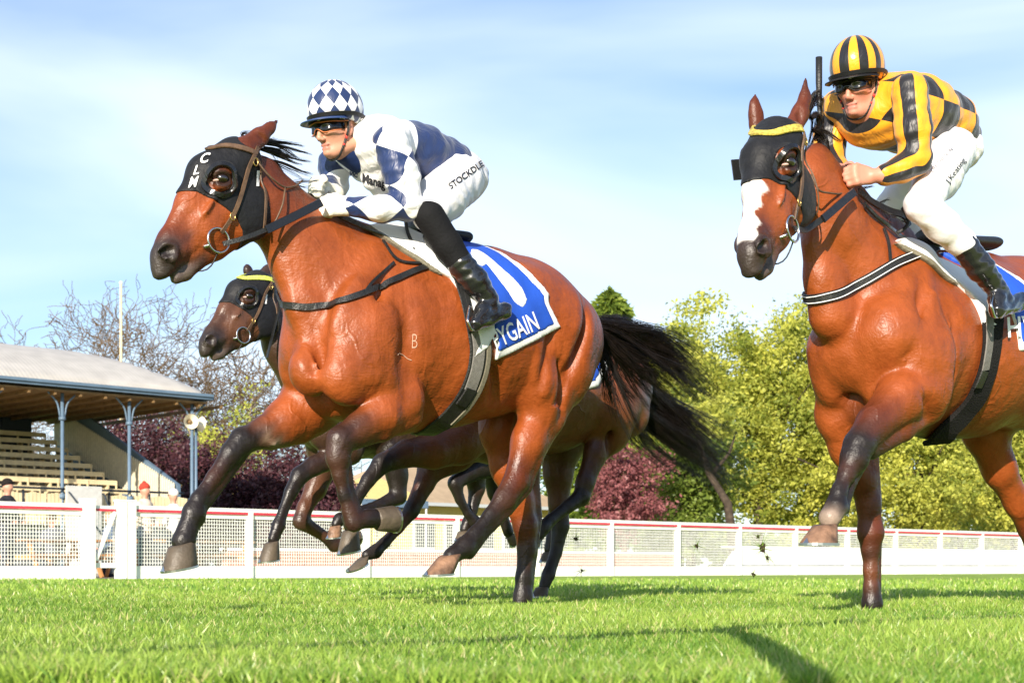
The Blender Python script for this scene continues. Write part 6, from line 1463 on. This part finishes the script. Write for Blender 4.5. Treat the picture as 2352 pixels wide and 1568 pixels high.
def tack_leader(F_):
    fr, f, root, body = F_; f2 = Field(); f2.p = [q for q in f.p if not getattr(q, 'ear', False)]; f = f2
    cloth = [(1060,520),(1108,520),(1150,540),(1190,572),(1203,607),(1219,646),(1238,680),(1234,700),(1262,757),(1112,832),(1106,780),(1085,700),(1055,620)]
    cin = [(1060,515),(1108,520),(1140,540),(1172,572),(1187,610),(1204,648),(1222,680),(1224,700),(1247,750),(1112,815),(1106,780),(1085,700),(1055,620)]
    for s_ in (1, -1):
        patch('saddle_cloth_border', fr, f, cloth, .24, .012, m_white, root, .008, .003, side=s_); patch('saddle_cloth', fr, f, cin, .24, .0155, m_blue, root, .008, .003, side=s_)
        pad = [(905,500),(930,545),(954,575),(989,618),(1021,642),(1042,698),(1056,758),(1066,793),(1056,826),(1082,807),(1098,770),(1085,700),(1078,640),(1060,590),(1040,540),(1010,505),(950,490)]
        patch('white_pad', fr, f, pad, .24, .022, m_white, root, .008, .002, side=s_)
        patch('pad_edging', fr, f, [(897,500),(925,548),(950,580),(985,622),(1004,635),(1000,618),(960,575),(935,545),(912,500)], .24, .020, m_webk, root, .008, side=s_)
    # number and name
    patch('number_one', fr, f, [(1096,578),(1108,566),(1124,566),(1133,576),(1160,626),(1184,668),(1188,694),(1176,712),(1158,700),(1136,655),(1117,606),(1104,614),(1090,604)], .26, .0185, m_letter, root, .0055, .003, side=1)
    lay_text('name_lettering', fr, f, 'PYGAIN', (1184,760,.40), (29,-13.5), (-22,-56), m_letter, root, .0205, bold=.012)
    # small racing saddle
    g = Field(); fr.chain(g, [(968,520,0,24),(1010,540,0,14),(1060,548,0,16)], 2.4, .03); fr.chain(g, [(985,545,.20,16),(1035,600,.285,12)], .8, .03); fr.chain(g, [(985,545,-.20,16),(1035,600,-.285,12)], .8, .03)
    field_obj('saddle', g, .008, m_blea, root, colors=False)
    # girth in three layers
    gl = [(1096,740,.3),(1106,800,.3),(1100,850,.3),(1084,895,.29),(1056,938,.26),(1020,972,.18),(985,990,.05),(970,992,-.03)]
    strap('girth', fr, f, gl, .115, .006, m_blea, root, .006)
    strap('girth_elastic', fr, f, [(x-4, y, b) for x, y, b in gl[:4]], .060, .004, m_web, root, .013)
    strap('girth_edge', fr, f, [(x+18, y+3, b) for x, y, b in gl[:6]], .022, .005, m_webk, root, .013)
    strap('girth_buckle_guard', fr, f, [(1083,893,.29),(1070,915,.27),(1058,930,.26)], .058, .006, m_blea, root, .016)
    strap('surcingle', fr, f, [(1010,540,.10),(1040,600,.25),(1070,690,.3),(1085,760,.3)], .05, .004, m_blea, root, .022)
    # breastplate
    br = empty('breastplate', (0,0,0), 0, root)
    strap('breast_strap', fr, f, [(1000,606,.24),(960,618,.22),(905,642,.20),(850,668,.18),(770,696,.16),(700,707,.12),(662,700,.04),(652,690,-.04),(640,660,-.14)], .028, .005, m_blea, br, .007)
    strap('neck_strap', fr, f, [(1010,598,.24),(960,606,.22),(912,600,.18),(893,575,.12),(880,552,.07)], .013, .004, m_blea, br, .007)
    strap('link_strap', fr, f, [(905,602,.2),(880,625,.2),(848,652,.19),(838,672,.185)], .012, .004, m_blea, br, .008)
    # reins
    rn = empty('reins', (0,0,0), 0, root)
    P = smooth_pts(resample([fr.P(512,560,.085), fr.P(560,548,.12), fr.P(620,524,.13), fr.P(680,494,.135), fr.P(738,466,.14)], .02), 3); ribbon('rein', P, np.tile([0.1,1,.1], (len(P),1)), .019, .003, m_blea, rn)
    P = smooth_pts(resample([fr.P(612,528,.135), fr.P(680,495,.14), fr.P(738,465,.145)], .02), 2); ribbon('rein_grip', P, np.tile([0.1,1,.1], (len(P),1)), .034, .005, m_rub, rn)
    strap('rein', fr, f, [(738,470,.12),(790,502,.12),(850,528,.12),(915,552,.13),(950,575,.14)], .032, .005, m_rub, rn, .016)
    P = smooth_pts(resample([fr.P(512,556,-.085), fr.P(600,520,-.12), fr.P(745,445,-.09)], .02), 3); ribbon('rein', P, np.tile([0.1,-1,.1], (len(P),1)), .019, .003, m_blea, rn)
    tube_px('neck_cord', fr, [(590,370,.10),(618,405,.12),(652,432,.10),(680,428,.07),(694,415,.03)], .004, m_leath, rn); tube_px('neck_cord', fr, [(655,432,.10),(650,470,.13),(635,505,.12),(620,528,.11)], .004, m_leath, rn)
    tube_px('strap_loop', fr, [(932,508,.10),(934,530,.12),(944,552,.15)], .008, m_blea, rn)
    # stirrup
    for b, dx in ((.40,0),(-.40,-14)):
        st = tube_px('stirrup', fr, [(1079+dx,700,b-.02),(1073+dx,735,b+.03),(1082+dx,757,b+.03),(1098+dx,757,b-.03),(1090+dx,725,b-.045),(1079+dx,700,b-.02)], .006, m_steel, root, 8, .01, 1)
        strap('stirrup_leather', fr, f, [(1045,610,b*.85),(1066,655,b),(1079+dx,702,b)], .02, .004, m_blea, root, .026)
    lay_text('brand_mark', fr, f, 'B', (952,785,.40), (28,0), (2,-50), mat('brand_scar', (.55,.34,.24), .6), root, .0025, bold=-.02)
    tube = [fr.P(x, y, .35) for x, y in ((942,812),(950,808),(957,812),(962,820),(970,824))]; P = snap(f, [p-np.array([0,.06,0]) for p in tube], .002); MB().tube(smooth_pts(resample(P, .006), 1), .002, 5).build('brand_stroke', bpy.data.materials['brand_scar'], root)
def tack_right(F_):
    fr, f, root, body = F_; f2 = Field(); f2.p = [q for q in f.p if not getattr(q, 'ear', False)]; f = f2
    cl = [(2255,560),(2310,585),(2345,640),(2375,690),(2440,700),(2470,772),(2306,812),(2290,700)]; ci = [(2255,560),(2300,585),(2332,640),(2365,700),(2430,710),(2455,760),(2306,797),(2290,700)]
    for s_ in (1, -1):
        patch('saddle_cloth_border', fr, f, cl, .26, .012, m_white, root, .010, .003, side=s_); patch('saddle_cloth', fr, f, ci, .26, .0155, m_blue, root, .010, .003, side=s_)
        patch('white_pad', fr, f, [(2125,540),(2150,578),(2190,622),(2212,645),(2230,690),(2236,730),(2241,780),(2264,750),(2270,700),(2262,640),(2240,590),(2210,550),(2160,530)], .26, .022, m_white, root, .008, .002, side=s_)
        patch('pad_edging', fr, f, [(2112,548),(2150,590),(2190,632),(2212,655),(2210,640),(2170,595),(2135,555)], .26, .020, m_webk, root, .008, side=s_)
    lay_text('name_lettering', fr, f, 'HV', (2345,752,.45), (50,-4), (-4,-66), m_letter, root, .0205, bold=.012)
    g = Field(); fr.chain(g, [(2150,540,0,24),(2200,555,0,14),(2270,560,0,16)], 2.4, .03); field_obj('saddle', g, .008, m_blea, root, colors=False)
    gl = [(2278,720,.3),(2278,790,.3),(2268,850,.3),(2243,915,.28),(2205,962,.22),(2170,990,.12),(2150,998,0)]
    m_fl = mat('black_fleece', (.014,.013,.013), .95, .2, bump=1.0, bscale=140)
    strap('girth_sleeve', fr, f, gl, .125, .014, m_fl, root, .010); strap('girth_elastic', fr, f, [(x-5, y, b) for x, y, b in gl[:3]], .058, .004, m_web, root, .026); strap('girth_buckle_guard', fr, f, [(2262,852,.3),(2255,870,.29),(2246,890,.28)], .06, .005, m_blea, root, .027)
    br = empty('breastplate', (0,0,0), 0, root); pts = [(2150,568,.22),(2120,578,.22),(2060,602,.21),(2000,638,.18),(1930,676,.10),(1870,688,0),(1850,680,-.08)]
    strap('breast_girth', fr, f, pts, .042, .006, m_blea, br, .008); 
    for dz in (-9, 9): strap('piping', fr, f, [(x, y+dz*.95, b) for x, y, b in pts[1:]], .0032, .002, m_letter, br, .016)
    strap('neck_strap', fr, f, [(2046,612,.2),(2044,580,.18),(2040,548,.12),(2030,525,.08)], .014, .004, m_blea, br, .008)
    rn = empty('reins', (0,0,0), 0, root); c = RHF.P(502,552,.09)
    def rib(pts, w, t, nm='rein', mt=m_blea, nn=(.1,1,.2)): P = smooth_pts(resample(pts, .02), 3); ribbon(nm, P, np.tile(nn, (len(P),1)), w, t, mt, rn)
    rib([c, fr.P(1850,530,.14), fr.P(1900,495,.15), fr.P(1940,462,.15), fr.P(1962,440,.145)], .024, .004); rib([fr.P(1890,503,.155), fr.P(1962,441,.15)], .032, .006, 'rein_grip', m_rub)
    rib([fr.P(1972,440,.12), fr.P(2005,466,.12), fr.P(2045,486,.12), fr.P(2080,494,.12), fr.P(2088,520,.12)], .030, .006, 'rein', m_rub); tube_px('strap_loop', fr, [(2072,478,.12),(2088,490,.13),(2088,515,.13),(2076,530,.12),(2060,535,.10)], .008, m_blea, rn)
    strap('rein', fr, f, [(1985,470,.05),(2030,512,.05),(2075,545,.05),(2130,566,.08)], .026, .005, m_rub, rn, .012)
    tube_px('neck_cord', fr, [(1862,400,.11),(1880,440,.13),(1925,446,.10),(1950,440,.07)], .004, m_leath, rn)
    MB().box((0,0,0),(.001,.001,.001))
    q = RHF.P(478,420,-.135); d = RHF.R
    V = [q+d@np.array(v) for v in [(-.022,.012,.036),(.022,-.022,.036),(.022,-.022,-.040),(-.022,.012,-.040)]]; V += [v+d@np.array([.004,.006,0]) for v in V]
    mesh_obj('blinker_cup', V, [(0,1,2,3),(7,6,5,4),(0,4,5,1),(1,5,6,2),(2,6,7,3),(3,7,4,0)], m_rub, root)
    for b in (.40,): 
        tube_px('stirrup', fr, [(2282,668,b-.02),(2276,700,b+.03),(2284,728,b+.03),(2302,728,b-.03),(2294,695,b-.045),(2282,668,b-.02)], .006, m_steel, root, 8, .01, 1); strap('stirrup_leather', fr, f, [(2235,600,b*.85),(2262,640,b),(2282,672,b)], .02, .004, m_blea, root, .026)

LF = build_leader(); tack_leader(LF); ride_leader()
RF = build_right(); tack_right(RF); ride_right()
build_dark(); build_second(); build_third()
